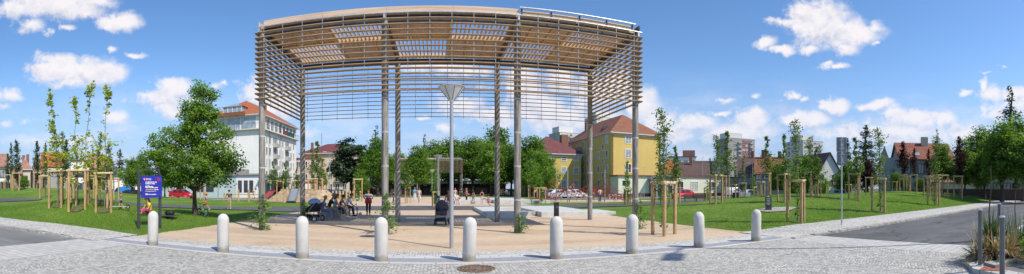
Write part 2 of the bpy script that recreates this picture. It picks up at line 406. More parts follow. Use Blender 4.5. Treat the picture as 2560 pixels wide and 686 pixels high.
def strip(name, pts, w, m, off=.03, n=14):
    """a path draped over the lawn along a polyline with varying width"""
    P = []
    for k in range(len(pts)-1):
        p0 = pts[max(k-1,0)]; p1 = pts[k]; p2 = pts[k+1]; p3 = pts[min(k+2,len(pts)-1)]
        for q in range(n):
            t = q/n
            P.append([.5*((2*p1[i])+(-p0[i]+p2[i])*t+(2*p0[i]-5*p1[i]+4*p2[i]-p3[i])*t*t+(-p0[i]+3*p1[i]-3*p2[i]+p3[i])*t**3) for i in (0,1)] + [w[k]*(1-t)+w[k+1]*t])
    P.append([*pts[-1], w[-1]])
    mb = MB(); C = 9
    for i, p in enumerate(P):
        a = P[max(i-1,0)]; b = P[min(i+1,len(P)-1)]; t = Vector((b[0]-a[0], b[1]-a[1])).normalized()
        for c in range(C):
            f = (c/(C-1)-.5)*p[2]; x = p[0]-t.y*f; y = p[1]+t.x*f
            mb.v.append((x, y, ground_h(x, y)+off))
    for i in range(len(P)-1):
        for c in range(C-1):
            a = i*C+c; mb.f.append((a, a+C, a+C+1, a+1))
    o = mb.build(name, m, smooth=True); o['kind'] = 'structure'; return o
KY = 8.75
sheet('cobbled_road', -8.0, 9.75, -30, KY, .004, M['cobble'])
sheet('crossing_road', -9.9, -8.0, -30, KY, .006, M['band'])
sheet('crossing_road', 9.75, 11.2, 2.75, KY, .006, M['band'])
sheet('asphalt_road', -260, -9.9, -30, KY-.2, .002, M['asphalt_l'])
sheet('asphalt_road', 11.2, 300, 2.75, KY-.2, .002, M['asphalt'])
sheet('kerb_line', -9.3, 10.0, KY, KY+.27, .008, M['kerbtop'])
sheet('tactile_strip', -9.3, 9.95, KY+.27, KY+.72, .010, M['tile'])
sheet('slab_strip', -9.3, 9.95, KY+.72, KY+1.12, .010, M['slab'])
sheet('sett_strip', -9.3, 9.95, KY+1.12, 10.55, .008, M['mosaic'])
def wavy_sand():
    r = random.Random(3); pts = []
    for i in range(60): pts.append((-9.2+19.6*i/59, 10.45+r.uniform(-.09,.09)))
    for i in range(60): pts.append((10.4+r.uniform(-.1,.1)+.5*(1-min(1,i/8)), 10.6+20.2*i/59))
    for i in range(40): pts.append((10.4-19.6*i/39, 31.2))
    for i in range(60): pts.append((-9.2+r.uniform(-.1,.1), 31-20.4*i/59))
    o = MB().add([(x,y,.004) for x,y in pts], [tuple(range(len(pts)))]).build('sand_ground', M['sand']); o['kind'] = 'structure'
wavy_sand()
sheet('plaza_ground', -12.5, 9.2, 37.5, 80, .004, M['sand'])
strip('park_path', [(42,52),(34,46),(26,40),(18,36),(10,34.2),(-2,34),(-8.5,31.5),(-12.5,27),(-17,25.6),(-21.5,24.2),(-24.5,24.2),(-28,26)], [4,4,4.6,5.5,6.4,7,6,4,3.2,3.4,3.0,2.6], M['path'])
strip('park_path', [(-28.6,20.5),(-31,18.8),(-35,17.2),(-44,15.5),(-60,15)], [1.2,3.0,4,4,4], M['path'])
strip('playground_ground', [(13,50),(19,49),(27,50)], [9,11,8], M['sand'], .02)
def kerb_run(name, x0, x1):
    mb = MB(); x = x0
    while x < x1 - .01:
        e = min(x+1.0, x1); h = .012+.088*min(1, max(0, (abs((x+e)/2)-9.6)/3.0)); mb.cbox(((x+e)/2, KY-.11, h/2-.02), (e-x-.008, .2, h+.04), .012); x = e
    o = mb.build(name, M['kerbside']); o['kind'] = 'structure'
kerb_run('kerb', -60, -9.3); kerb_run('kerb', 10.0, 90)
o = MB().bx(90.0,300,KY-.2,KY,-.02,.11).build('kerb', M['kerbside']); o['kind'] = 'structure'
o = MB().bx(-260,-60.0,KY-.2,KY,-.02,.11).build('kerb', M['kerbside']); o['kind'] = 'structure'
def pavement(x0, x1, y1, slope_at):
    vs = []; fs = []; sg = 1 if x1 > x0 else -1; xs = [x0+sg*.25*i for i in range(24)] + list(np.linspace(x0+sg*6.2, x1, 16))
    for x in xs:
        z = .011 + .085*min(1, max(0,abs(x-slope_at)-.3)/3.0); vs += [(x, KY, z), (x, y1+.06*math.sin(x*2.1), z+.02)]
    for i in range(39): fs.append((2*i, 2*i+2, 2*i+3, 2*i+1))
    o = MB().add(vs, fs).build('mosaic_pavement', M['mosaic']); o['kind'] = 'structure'
pavement(-9.3, -260, 10.75, -9.3); pavement(9.95, 300, 11.15, 9.95)
# the near corner on the right: raised pavement with a brick patch
corner = [(6.3,-6),(6.9,1.2),(7.5,2.15),(8.4,2.6),(9.4,2.75),(300,2.75),(300,-30),(6.3,-30)]
o = MB().prism(corner, -.05, .10).build('corner_pavement', M['band']); o['kind'] = 'structure'
ci = [(p[0]+(.28 if p[0]<9 else 0), p[1]-.22 if p[1]>0 else p[1]) for p in corner]
o = MB().add([(x,y,.104) for x,y in ci], [tuple(range(len(ci)))]).build('corner_ground', M['asphalt_l']); o['kind'] = 'structure'
sheet('brick_pavement', 7.35, 8.0, 1.55, 2.0, .108, M['brick_pave'])
# streets between the park and the houses
sheet('far_street', -130, -14, 52, 61, .03, M['asphalt_l'])
sheet('far_street', 16, 150, 58, 68, .03, M['asphalt_l'])
sheet('far_pavement', -130, -14, 50.6, 52, .05, M['band']); sheet('far_pavement', 16, 150, 56.6, 58, .05, M['band'])
sheet('sunny_pavement', 46, 130, 30, 36, .035, M['band'])

# ================================================================== PERGOLA
def make_pergola():
    B = 4.74; t = thing('slatted_pergola', 'tall pergola of horizontal timber slats on grey columns, nearest over the sandy square', 'pergola', (.56,14.75,0))
    cm = MB(); cm.lathe([(.125,0),(.125,7.78)], n=18); cme = cm.mesh('column', M['column'], True)
    bme = MB().lathe([(.1265,0),(.1275,.008),(.1275,.052),(.1265,.06)], n=18, cap=False).mesh('joint_band', M['band_grey'], True)
    for y in (0, 5.0):
        for k in range(4):
            c = link('column', cme, t); c.location = ((k-1.5)*B, y, 0); c.rotation_euler = (0,0,k*1.3+y)
            for z in (1.18, 2.42, 3.66, 4.9): link('joint_band', bme, c).location = (0,0,z)
    lf = MB().box((0,0,0),(14.6,.09,.027), rx=R(-6)).mesh('slat', M['wood']); ls = MB().box((0,0,0),(.125,5.4,.030), ry=R(0)).mesh('slat', M['wood'])
    for k in range(14):
        z = 5.16+.198*k
        for y in (-.24, 5.24):
            s = link('slat', lf, t); s.location = (0,y,z); s.rotation_euler = (0, R(rnd.uniform(-.05,.05)), 0 if y < 0 else math.pi)
        for x in (-7.27, 7.27):
            s = link('slat', ls, t); s.location = (x,2.5,z)
    rd = MB().tube([(0,0,5.08),(0,0,7.98)], .011, 6).mesh('hanging_rod', M['steel'], True)
    for k in range(19):
        for y in (-.24, 5.24): link('hanging_rod', rd, t).location = (-6.93+.77*k, y, 0)
    for k in range(6):
        for x in (-7.27, 7.27): link('hanging_rod', rd, t).location = (x, .4+.84*k, 0)
    # steel frame under the roof
    for y in (0, 5.0):
        MB().bx(-7.2,7.2,y-.06,y+.06,7.70,7.72).bx(-7.2,7.2,y-.012,y+.012,7.722,7.90).bx(-7.2,7.2,y-.06,y+.06,7.902,7.922).build('roof_beam', M['dsteel'], t)
    for k in range(4):
        x = (k-1.5)*B; MB().bx(x-.05,x+.05,.07,4.93,7.74,7.95).build('cross_beam', M['dsteel'], t)
    for x in (-7.15, 7.15): MB().bx(x-.04,x+.04,-.15,5.15,7.78,7.94).build('cross_beam', M['dsteel'], t)
    for y in (-.2, 5.2): MB().tube([(-7.3,y,7.96),(7.3,y,7.96)], .024, 8).build('galvanised_rail', M['steel'], t, True)
    for k in range(4):
        x = (k-1.5)*B
        for y in (-.16, 5.16): MB().bx(x-.03,x+.03,y-.14,y+.14,7.74,7.9).build('bracket', M['steel'], t)
    # ceiling: six by two chequered slat panels
    dn = MB()
    for i in range(17): dn.box((0,-1.16+i*.145,0),(2.3,.136,.022), rx=R(9))
    dme = dn.mesh('ceiling_panel', M['wood_y'])
    jn = MB()
    for x in (-.40,.40): jn.bx(x-.035,x+.035,-1.2,1.2,-.11,-.025)
    jme = jn.mesh('joist', M['wood_y'])
    on = MB()
    for i in range(14): on.box((-1.1+i*.169,0,0),(.055,2.4,.09))
    ome = on.mesh('ceiling_panel', M['wood_y'])
    for i in range(6):
        for j in range(2):
            x = -5.925+i*2.37; y = 1.28+j*2.44
            if (i+j) % 2 == 0:
                p = link('ceiling_panel', dme, t); p.location = (x,y,8.06); link('joist', jme, p)
            else:
                p = link('ceiling_panel', ome, t); p.location = (x,y,8.05)
    for i in range(7):
        x = -7.11+i*2.37; MB().bx(x-.045,x+.045,.1,4.9,7.955,8.12).build('timber_bearer', M['wood_y'], t)
    for y in (.03, 2.5, 4.97): MB().bx(-7.06,7.06,y-.035,y+.035,7.96,8.115).build('timber_bearer', M['wood_y'], t)
    # eaves: plain boards over two bays, an open steel frame over the third
    for k in range(4): MB().bx(-6.98+k*2.345,-6.98+k*2.345+2.335,-.13,-.09,8.0,8.21).build('fascia_board', M['fascia'], t)
    MB().bx(-6.98,2.4,5.09,5.13,8.0,8.21).build('fascia_board', M['fascia'], t)
    MB().tube([(2.42,-.2,8.24),(7.0,-.2,8.24)], .03, 8).build('eaves_rail', M['steel'], t, True)
    for k in range(5): MB().box((2.5+k*1.1,-.13,8.10),(.05,.05,.24)).build('eaves_strut', M['dsteel'], t)
    for k in range(4): MB().box((3.05+k*1.1,-.10,8.10),(1.0,.03,.15), rx=R(-12)).build('eaves_panel', M['wood_y'], t)
    MB().bx(7.16,7.22,-.2,5.1,8.0,8.22).build('fascia_board', M['dsteel'], t); MB().bx(-7.2,-7.16,-.1,5.1,8.0,8.2).build('fascia_board', M['fascia'], t)
    t.scale = (1,1,.98); return t
pergola = make_pergola()
copy_tree(pergola, 'far pergola with weathered slats half hidden by the park trees behind the lamp', (-1.6,88,0))

# ================================================================== BOLLARDS
bp = [(.143,0),(.15,.01),(.15,.80)] + [(.15*math.cos(a), .80+.17*math.sin(a)) for a in [R(x) for x in (12,24,36,48,60,72,82,89)]]
bme = MB().lathe(bp, n=24).mesh('bollard', M['bollard'], True)
BL = [(382,'round topped white concrete bollard in front of the blue sign'), (556,'round topped white concrete bollard left of the pergola, in front of the shaded lawn'),
      (757,'round topped white concrete bollard in front of the blue buggy and the seated group'), (953,'round topped white concrete bollard just in front of the leafy second pergola column'),
      (1173,'round topped white concrete bollard behind the rusty manhole cover, beside the lamp post'), (1390,'round topped white concrete bollard in front of the slim black pillar'),
      (1580,'round topped white concrete bollard in front of the rightmost pergola column'), (1750,'round topped white concrete bollard right of the leaning guarded sapling'), (1888,'rightmost round topped white concrete bollard, left of the small dark plaque')]
for k, (px, lab) in enumerate(BL):
    a = az_of(px); o = link('bollard', bme); o.location = (9.1*math.tan(a), 9.1+.04*math.sin(k*2.1), 0); o.rotation_euler = (R(rnd.uniform(-1.1,1.1)), R(rnd.uniform(-1.1,1.1)), k*1.7)
    tag(o, lab, 'bollard', 'white bollards along the kerb')

# ================================================================== LAMPS
def make_lamp():
    t = thing('park_lamp', 'grey park lamp with an inverted cone head, nearest, standing in the sand', 'lamp', pol(1129,11.1,0))
    MB().lathe([(.055,0),(.052,1.2),(.045,3.92)], n=14).build('pole', M['lampgrey'], t, True)
    MB().lathe([(.062,0),(.062,.012)], n=14).build('base_ring', M['lampgrey'], t)
    s = MB().lathe([(.05,3.9),(.075,3.96),(.335,4.27),(.345,4.29)], n=28, cap=False).build('lamp_shade', M['shade'], t, True)
    for k in range(8):
        a = k*math.pi/4+.2; MB().tube([(.08*math.cos(a),.08*math.sin(a),3.965),(.338*math.cos(a),.338*math.sin(a),4.275)], .008, 5).build('rib', M['dsteel'], s)
    MB().lathe([(.36,4.29),(.365,4.30),(.34,4.325),(.05,4.36)], n=28).build('cap', M['lampgrey'], t, True)
    return t
lamp = make_lamp()
copy_tree(lamp, 'second grey park lamp with an inverted cone head, beyond the path by the black bin', pol(1095,34,0))
copy_tree(lamp, 'small distant park lamp left of the far pergola columns', pol(1080,60,0))
copy_tree(lamp, 'faintest park lamp under the trees, farthest in the row', pol(1087,76,0))
def make_street_lamp(h):
    t = thing('street_lamp', '', 'lamp', (0,0,0))
    MB().lathe([(.09,0),(.085,h*.3),(.05,h*.31),(.04,h)], n=10).build('pole', M['lampgrey'], t, True)
    MB().tube([(0,0,h-.05),(0,.1,h+.05),(0,.9,h+.12)], .03, 6).build('arm', M['lampgrey'], t, True)
    MB().cbox((0,1.1,h+.1),(.28,.75,.14),.04).build('lamp_head', M['shade'], t)
    return t
sl = make_street_lamp(8.6); sl.location = pol(824,80,0); sl.rotation_euler = (0,0,1.3); sl['label'] = 'tall slim street lamp in front of the pink apartment block'
copy_tree(sl, 'tall street lamp standing before the grey flats on the right', pol(1756,92,0), -1.0)
copy_tree(sl, 'short slim street lamp by the cream building entrance', pol(1610,62,0), 2.5, .55)
copy_tree(sl, 'street lamp between pink apartment block and dark pine', pol(838,88,0), 2.5, .8)
copy_tree(sl, 'street lamp behind the guarded saplings, left of the blue van', pol(83,75), 1.5, .75)
copy_tree(sl, 'street lamp in front of the grey rendered house, beside a double leader sapling', pol(2203,48), -.6, .6)
copy_tree(sl, 'slim street lamp behind saplings left of the white gabled house', pol(1881,62), .6, .62)
copy_tree(sl, 'tall street lamp at the near right corner casting the long shadow on the setts', (13.8,1.7,.1), 2.45, 1.42)

# ================================================================== BLUE SIGN
def text_part(name, s, size, m, parent, loc, rot, sx=1.0, bold=0.0, align='LEFT'):
    cu = bpy.data.curves.new(name, 'FONT'); cu.body = s; cu.size = size; cu.align_x = align; cu.offset = bold; cu.resolution_u = 2
    o = bpy.data.objects.new(name+'_src', cu); col.objects.link(o); dg = bpy.context.evaluated_depsgraph_get(); dg.update()
    me = bpy.data.meshes.new_from_object(o.evaluated_get(dg)); bpy.data.objects.remove(o)
    me.materials.clear(); me.materials.append(m); me.name = name
    q = link(name, me, parent); q.location = loc; q.rotation_euler = rot; q.scale = (sx,1,1); return q
def blue_sign():
    a0 = Vector(pol(347,16.1)); a1 = Vector(pol(400,16.6)); d = a1-a0; rz = math.atan2(d.y, d.x); W = Vector((d.x,d.y)).length
    t = thing('information_board', 'blue information board with white and yellow text in a dark grey steel frame', 'sign', a0, rz)
    for x in (0, W): MB().box((x,0,.95),(.105,.07,2.1)).box((x-.03,.0,2.14),(.08,.06,.42), ry=R(-14)).build('post', M['charcoal'], t)
    MB().bx(-.08,W-.02,-.025,.025,2.29,2.33).build('top_bar', M['charcoal'], t)
    zb, zt = zat(497,16.3), zat(442,16.3); x0, x1 = .075, W+.045; h = zt-zb
    b = MB().bx(x0,x1,-.075,-.045,zb,zt).build('board', M['signblue'], t)
    w = x1-x0
    def put(s, u, v, size, m, sx=1.0, bold=.002): text_part('lettering', s, size, m, b, (x0+u*w,-.079,zt-v*h), (R(90),0,0), sx, bold)
    put('MĚSTSKÁ ČÁST', .215, .155, .034, M['white']); put('PRAHA - PARKY', .215, .195, .034, M['white'])
    put('STAVEBNÍ ÚPRAVY PRO', .185, .315, .062, M['white'], .80, .003); put('NÁMĚSTÍ A PARK', .185, .385, .062, M['white'], .90, .003)
    put('název stavby', .185, .465, .036, M['yellowtext']); put('REVITALIZACE PARKU', .185, .51, .036, M['white'], 1, .004); put('ÚPRAVA - ČÁST PARKU A NÁMĚSTÍ', .185, .555, .036, M['white'], 1, .004)
    put('termín dokončení stavby', .185, .645, .036, M['yellowtext']); put('DUBEN 2007', .60, .645, .036, M['white'], 1, .004)
    put('práce probíhají od jara do léta', .185, .72, .036, M['yellowtext'], 1.1)
    put('investor', .185, .82, .034, M['yellowtext']); put('MĚSTSKÝ ÚŘAD A MAGISTRÁT', .185, .865, .036, M['white'], 1, .004)
    def patch(name, pts, m, dy=-.078): MB().add([(x0+u*w, dy, zt-v*h) for u, v in pts], [tuple(range(len(pts)))]).build(name, m, b)
    patch('crest', [(.10,.09),(.205,.09),(.205,.17),(.155,.235),(.10,.16)], M['redpaint']); patch('crest_field', [(.10,.12),(.15,.14),(.155,.215),(.11,.17)], M['white'], -.080)
    patch('emblem', [(.75,.09),(.845,.09),(.845,.235),(.75,.235)], M['redpaint'])
    st = MB()
    for k in range(12):
        a = k*math.pi/6; st.ball((x0+.91*w+.045*math.cos(a), -.078, zt-.15*h+.045*math.sin(a)), .0055, 5, 3)
    st.build('star_ring', M['yellowtext'], b)
blue_sign()

# ================================================================== TRAFFIC SIGN, POSTS, PLAQUE, PILLAR, MANHOLE
def traffic_sign():
    x, y, z, d = (14.25,9.65,.11,17.2)
    t = thing('traffic_sign', 'two grey traffic plates seen from behind on a steel pole at the pavement', 'sign', (x,y,z), R(-50))
    MB().lathe([(.032,0),(.03,3.62)], n=12).build('pole', M['steel'], t, True)
    for (z0, z1, dx) in ((3.02,3.62,0),(2.46,3.012,.015)):
        p = MB().cbox((dx,.05,(z0+z1)/2),(.43,.02,z1-z0),.008).build('plate', M['grey'], t)
        MB().bx(dx-.05,dx-.03,.025,.045,z0+.04,z1-.04).bx(dx+.06,dx+.08,.025,.045,z0+.04,z1-.04).build('rib', M['steel'], p)
        for q in (.2,.8): MB().bx(-.12,.14,-.035,.022,z0+(z1-z0)*q-.012,z0+(z1-z0)*q+.012).build('clamp', M['steel'], p)
traffic_sign()
def grey_post(x, y, lab, h=1.07):
    t = thing('metal_post', lab, 'post', (x,y,.104), 0, 'grey metal posts at the near corner')
    MB().lathe([(.042,0),(.042,h)], n=16).build('tube', M['postgrey'], t, True)
    MB().lathe([(.046,h),(.046,h+.02),(.03,h+.03)], n=16).build('cap', M['steel'], t, True)
    MB().cbox((0,0,.008),(.17,.12,.016),.004).build('base_plate', M['steel'], t)
grey_post(7.82,2.1,'grey metal post on the brick patch, left of the dry yucca'); grey_post(5.93,1.26,'tallest grey metal post nearest the camera at the bottom right corner'); grey_post(11.0,2.42,'grey metal post standing behind the dry yucca')
def plaque():
    x, y, z, d = at(1921,527)
    g = MB()
    for k in range(1): ring = [(x+.5+1.5*math.cos(q*.35)*rnd.uniform(.85,1.1), y-.1+.8*math.sin(q*.35)*rnd.uniform(.85,1.1)) for q in range(18)]; vv = [(x+.5,y-.1)]+ring; g.add([(a,b_,ground_h(a,b_)+.03) for a,b_ in vv], [(0,1+q,1+(q+1)%18) for q in range(18)])
    o = g.build('gravel_ground', M['kerbside']); o['kind'] = 'structure'
    t = thing('memorial_plaque', 'leaning dark stone plaque with pale lettering on a gravel bed in the lawn', 'plaque', (x,y,z+.01), R(-42), None, .74*d/20)
    MB().box((0,.02,.42),(.42,.12,.84), rx=R(-14)).box((0,.2,.3),(.34,.05,.6), rx=R(22)).build('stone', M['charcoal'], t)
    for k, w in enumerate((.26,.22,.18,.27,.14,.3)): MB().box((0,-.045+.0235*k-.118,.74-.095*k),(w,.01,.022), rx=R(-14)).build('inscription', M['offwhite'], t)
    fl = MB()
    for k in range(7): MB().ball((rnd.uniform(-.08,.08), rnd.uniform(-.05,.08), .86+rnd.uniform(0,.05)), .028, 6, 4).build('flower', M['offwhite'], t)
plaque()
def pillar(loc, lab, w, h, d=.16):
    t = thing('litter_bin', lab, 'litter bin', loc)
    MB().cbox((0,0,h/2),(w,d,h),.012).build('case', M['black'], t); MB().cbox((0,0,h+.012),(w+.02,d+.02,.02),.005).build('lid', M['charcoal'], t)
    MB().bx(-w*.32,w*.32,-d/2-.006,-d/2-.001,h*.72,h*.82).build('slot', M['dsteel'], t)
pillar(pol(1391,19.5,0),'slim black bin pillar in front of the concrete slabs, behind a bollard',.21,.94); pillar(pol(1094,33,0),'dark grey square litter bin at the path beside the second lamp',.35,1.02,.35)
pillar(pol(1839,40),'dark litter bin on the lawn among the right hand tree guards',.45,.8,.4)
def manhole():
    t = thing('manhole_cover', 'round rusty cast iron manhole cover set in the grey setts', 'manhole cover', (.8,8.22,.006))
    MB().lathe([(.385,0),(.385,.012),(.35,.012),(.35,.004)], n=40, cap=False).build('frame', M['rust'], t)
    lid = MB().lathe([(.345,0),(.345,.008)], n=40)
    for r in (.30,.23,.15): 
        for k in range(int(r*110)):
            a = 2*math.pi*k/int(r*110); lid.box((r*math.cos(a), r*math.sin(a), .012), (.035,.022,.010), rz=a)
    lid.build('lid', M['rust'], t)
manhole()
# concrete slab works
def slabs(cx, cy, lab, s=1.0, first=None):
    if first: return copy_tree(first, lab, (cx,cy,0), 0, s)
    t = thing('concrete_platform', lab, 'platform', (cx,cy,0))
    MB().cbox((3.9,4.1,.11),(3.2,8.2,.34),.02).build('slab', M['concrete'], t); MB().cbox((0,4.6,.10),(1.5,8.0,.28),.02).build('slab', M['concrete'], t)
    MB().cbox((.35,.25,.12),(2.4,1.6,.36),.02).build('slab', M['concrete'], t); MB().cbox((1.5,7.9,.10),(1.6,1.3,.30),.02).build('slab', M['concrete'], t)
    MB().cbox((6.2,1.6,.09),(1.5,3.0,.26),.02).build('slab', M['concrete'], t)
    MB().add([(1.6,1.05,.0),(2.28,1.05,.0),(2.28,4.5,.0),(1.6,1.05,.29),(2.28,1.05,.29)], [(0,1,2),(0,3,4,1),(1,4,2),(0,2,3),(2,4,3)]).build('wedge', M['kerbside'], t)
    return t
sl0 = slabs(3.55,22.6,'low pale concrete platform with stepped slabs, nearest, right of the pergola')
slabs(3.1,44,'long pale concrete platform beyond the path where women and children stand',1.35,sl0)
# ================================================================== FOLIAGE
def leaf_mesh(name, C, size, tone, m, seed=0, up=.35, asp=.62, droop=0.0, out=None):
    """C (n,3) leaf centres -> mesh of rhombic leaves, tone per leaf"""
    g = np.random.default_rng(seed); n = len(C)
    nr = g.normal(size=(n,3)); nr[:,2] = np.abs(nr[:,2]) + up
    if out is not None: nr += out*.8
    nr /= np.linalg.norm(nr, axis=1)[:,None]
    a = g.normal(size=(n,3)); a[:,2] -= droop; a -= nr*(a*nr).sum(1)[:,None]; a /= np.linalg.norm(a, axis=1)[:,None]
    b = np.cross(nr, a); s = (size*g.uniform(.65,1.3,size=n))[:,None] if np.isscalar(size) else size[:,None]
    V = np.stack([C-a*s*.5, C+b*s*.5*asp-a*s*.08+nr*s*.06, C+a*s*.55, C-b*s*.5*asp-a*s*.08+nr*s*.06], 1).reshape(-1,3)
    me = bpy.data.meshes.new(name); me.vertices.add(4*n); me.vertices.foreach_set('co', V.astype(np.float32).ravel())
    me.loops.add(4*n); me.loops.foreach_set('vertex_index', np.arange(4*n, dtype=np.int32))
    me.polygons.add(n); me.polygons.foreach_set('loop_start', np.arange(0,4*n,4,dtype=np.int32)); me.polygons.foreach_set('loop_total', np.full(n,4,dtype=np.int32))
    me.update(); at_ = me.attributes.new('tone','FLOAT','FACE'); at_.data.foreach_set('value', np.clip(tone,0,1).astype(np.float32))
    me.materials.append(m); return me
def blob_cloud(blobs, ncl, per, spread, seed):
    """clusters near the shells of ellipsoid blobs; returns centres, tones, outward"""
    g = np.random.default_rng(seed); w = np.array([b[3]*b[4]*b[5] for b in blobs])**(2/3); w /= w.sum()
    cs, ts, os_ = [], [], []
    for bi, b in enumerate(blobs):
        k = max(3, int(round(ncl*w[bi]))); d = g.normal(size=(k,3)); d /= np.linalg.norm(d, axis=1)[:,None]
        r = g.uniform(.45,1.0,size=k)**.55*g.uniform(.82,1.12,size=k)
        P = np.array(b[:3]) + d*r[:,None]*np.array(b[3:6])
        for p, dd in zip(P, d):
            m = int(per*g.uniform(.5,1.5)); q = p + np.clip(g.normal(size=(m,3)),-1.9,1.9)*spread*np.array([1,1,.62])
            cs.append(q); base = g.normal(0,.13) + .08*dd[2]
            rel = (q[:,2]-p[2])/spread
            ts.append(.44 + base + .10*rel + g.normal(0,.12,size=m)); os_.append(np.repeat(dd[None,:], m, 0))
    return np.concatenate(cs), np.concatenate(ts), np.concatenate(os_)
def trunk_mb(h, r0, limbs, lean=(0,0), n=9, seed=0):
    g = random.Random(seed); mb = MB(); pts = []; rs = []
    for i in range(8):
        t = i/7; pts.append((lean[0]*t+g.uniform(-.02,.02)*h*t, lean[1]*t+g.uniform(-.02,.02)*h*t, h*t)); rs.append(r0*(1.35 if i == 0 else 1-.72*t))
    mb.tube(pts, rs, n)
    for (t, end, rr) in limbs:
        k = min(6, int(t*7)); p = Vector(pts[k]); e = Vector(end); mid = p.lerp(e, .5) + Vector((g.uniform(-.05,.05)*h, g.uniform(-.05,.05)*h, .05*h))
        mb.tube([p, mid, e], [rr, rr*.65, rr*.25], 6)
    return mb
_meshes = {}
def tree_mesh(key, blobs, h, r0, ncl, per, spread, leaf, m, seed=1, bark='bark', up=.35, trunk_h=None, droop=.2):
    if key in _meshes: return _meshes[key]
    C, T, O = blob_cloud(blobs, ncl, per, spread, seed)
    cm = leaf_mesh('crown', C, leaf, T, m, seed, up, .66, droop, O)
    g = random.Random(seed)
    limbs = []
    for b in blobs:
        limbs.append((min(.8, max(.3, (b[2]-b[5]*1.1)/h)), (b[0]+g.uniform(-.3,.3)*b[3], b[1]+g.uniform(-.3,.3)*b[4], b[2]+b[5]*.35), r0*.42))
        for q in range(2): limbs.append((min(.85, max(.35, (b[2]-b[5])/h)), (b[0]+g.uniform(-.85,.85)*b[3], b[1]+g.uniform(-.85,.85)*b[4], b[2]+g.uniform(-.2,.6)*b[5]), r0*.25))
    tm = trunk_mb(trunk_h or h*.85, r0, limbs, seed=seed).mesh('trunk', M[bark], True)
    _meshes[key] = (tm, cm); return _meshes[key]
def plant(name, key, lab, cat, loc, sc_=(1,1,1), rz=0.0, group=None):
    tm, cm = _meshes[key]; t = thing(name, lab, cat, loc, rz, group)
    t.scale = sc_ if isinstance(sc_, tuple) else (sc_,)*3
    if tm: link('trunk', tm, t)
    link('crown', cm, t); return t
# --- the big young lime on the left lawn
g = random.Random(5)
bl = [(0,0,3.1,1.6,1.6,1.2),(-1.7,.1,4.35,.95,.9,.8),(-2.15,-.1,3.3,.75,.8,.7),(-1.25,-.5,3.4,1.0,.9,.8),(-2.3,.2,2.35,.6,.6,.45),(-1.3,.1,2.0,.95,.9,.5),(-.8,.4,4.7,.7,.8,.6),
 (1.3,-.2,3.3,1.05,1.0,.85),(1.95,.1,3.0,.7,.7,.6),(1.15,.1,4.5,.85,.85,.7),(1.3,-.3,2.1,.9,.8,.45),(.3,-.9,2.5,1.1,.8,.7),(.1,.1,5.3,.85,.85,.75),(.7,-.1,5.6,.6,.6,.5),(-.2,0,6.2,.55,.55,.45),(.45,.1,6.5,.62,.6,.6),(.75,0,6.9,.34,.34,.3),(.3,0,7.1,.42,.4,.5),(.0,-.55,4.5,.75,.6,.6),(.35,-.45,5.9,.5,.45,.5),(.25,-.5,5.2,.6,.45,.5)]
tree_mesh('lime', bl, 6.0, .125, 540, 44, .18, .13, M['lime'], 4, trunk_h=4.6, droop=.8)
x, y, z, d = at(487,538)
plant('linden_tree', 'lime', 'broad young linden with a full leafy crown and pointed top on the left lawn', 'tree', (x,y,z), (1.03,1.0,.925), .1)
# --- park tree kinds (unit height about 12 m, crown from 2.5 m)
def kind(key, seed, m, h=12.0, w=4.2, low=2.6, ncl=240, per=34, spread=.55, leaf=.36, n=9):
    g = random.Random(seed); bl = []
    for i in range(n):
        t = (i+.5)/n; zz = low+1.2+(h-low-2.2)*t; rr = w*(math.sin(math.pi*min(1,.22+.75*t))**.8)*.62; a = i*2.4+g.uniform(-.5,.5); off = rr*g.uniform(.3,.75)
        bl.append((off*math.cos(a), off*math.sin(a), zz, rr*g.uniform(.75,1.0), rr*g.uniform(.75,1.0), rr*g.uniform(.5,.75)))
    bl.append((0,0,low+(h-low)*.45,w*.7,w*.7,(h-low)*.35)); bl.append((0,0,h-1.4,w*.4,w*.4,1.3))
    tree_mesh(key, bl, h, h*.024, ncl, per, spread, leaf, m, seed)
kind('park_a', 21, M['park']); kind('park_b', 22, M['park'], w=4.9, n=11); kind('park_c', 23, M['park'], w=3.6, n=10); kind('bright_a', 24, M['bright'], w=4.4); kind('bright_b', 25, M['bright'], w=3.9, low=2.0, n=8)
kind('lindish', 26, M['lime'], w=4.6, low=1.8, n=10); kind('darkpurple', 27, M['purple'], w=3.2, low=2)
def conifer(key, seed, h=14.0, w=3.2, low=1.5, n=1500, leaf=.5, m=None, airy=.5, tiers=27):
    g = np.random.default_rng(seed); C = []; T = []; O = []
    limbs = []
    for k in range(tiers):
        t = k/(tiers-1); zz = low+(h-low)*t**.92+g.uniform(-.2,.2); rr = w*(1-t)**.85*g.uniform(.6,1.15)+.12; nb = max(3, int(9*(1-t)+3))
        for j in range(nb):
            a = 2*math.pi*(j/nb)+g.uniform(-.3,.3); L = rr*g.uniform(.5,1.15); zz = zz+g.uniform(-.28,.28); m_ = int(n*L/(tiers*9*w*.45))+5
            f = g.uniform(.15,1,size=m_)**.7; p = np.stack([np.cos(a)*f*L, np.sin(a)*f*L, zz-f*L*.22+.12*L*f*f], 1)+g.normal(size=(m_,3))*np.array([.17,.17,.20])*(.6+L*.3)
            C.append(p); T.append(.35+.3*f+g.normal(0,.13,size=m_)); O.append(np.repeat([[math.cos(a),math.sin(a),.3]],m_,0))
            if j % 2 == 0: limbs.append((min(.9,zz/h), (math.cos(a)*L*.8, math.sin(a)*L*.8, zz-L*.1), .05))
    C = np.concatenate(C); cm = leaf_mesh('crown', C, leaf, np.concatenate(T), m or M['pine'], seed, .2, .4, .2, np.concatenate(O))
    _meshes[key] = (trunk_mb(h*.97, h*.017, limbs[:40], seed=seed).mesh('trunk', M['bark'], True), cm)
conifer('spruce', 31, n=5200, leaf=.42); conifer('spruce_airy', 32, w=2.7, n=2600, tiers=21, leaf=.38)
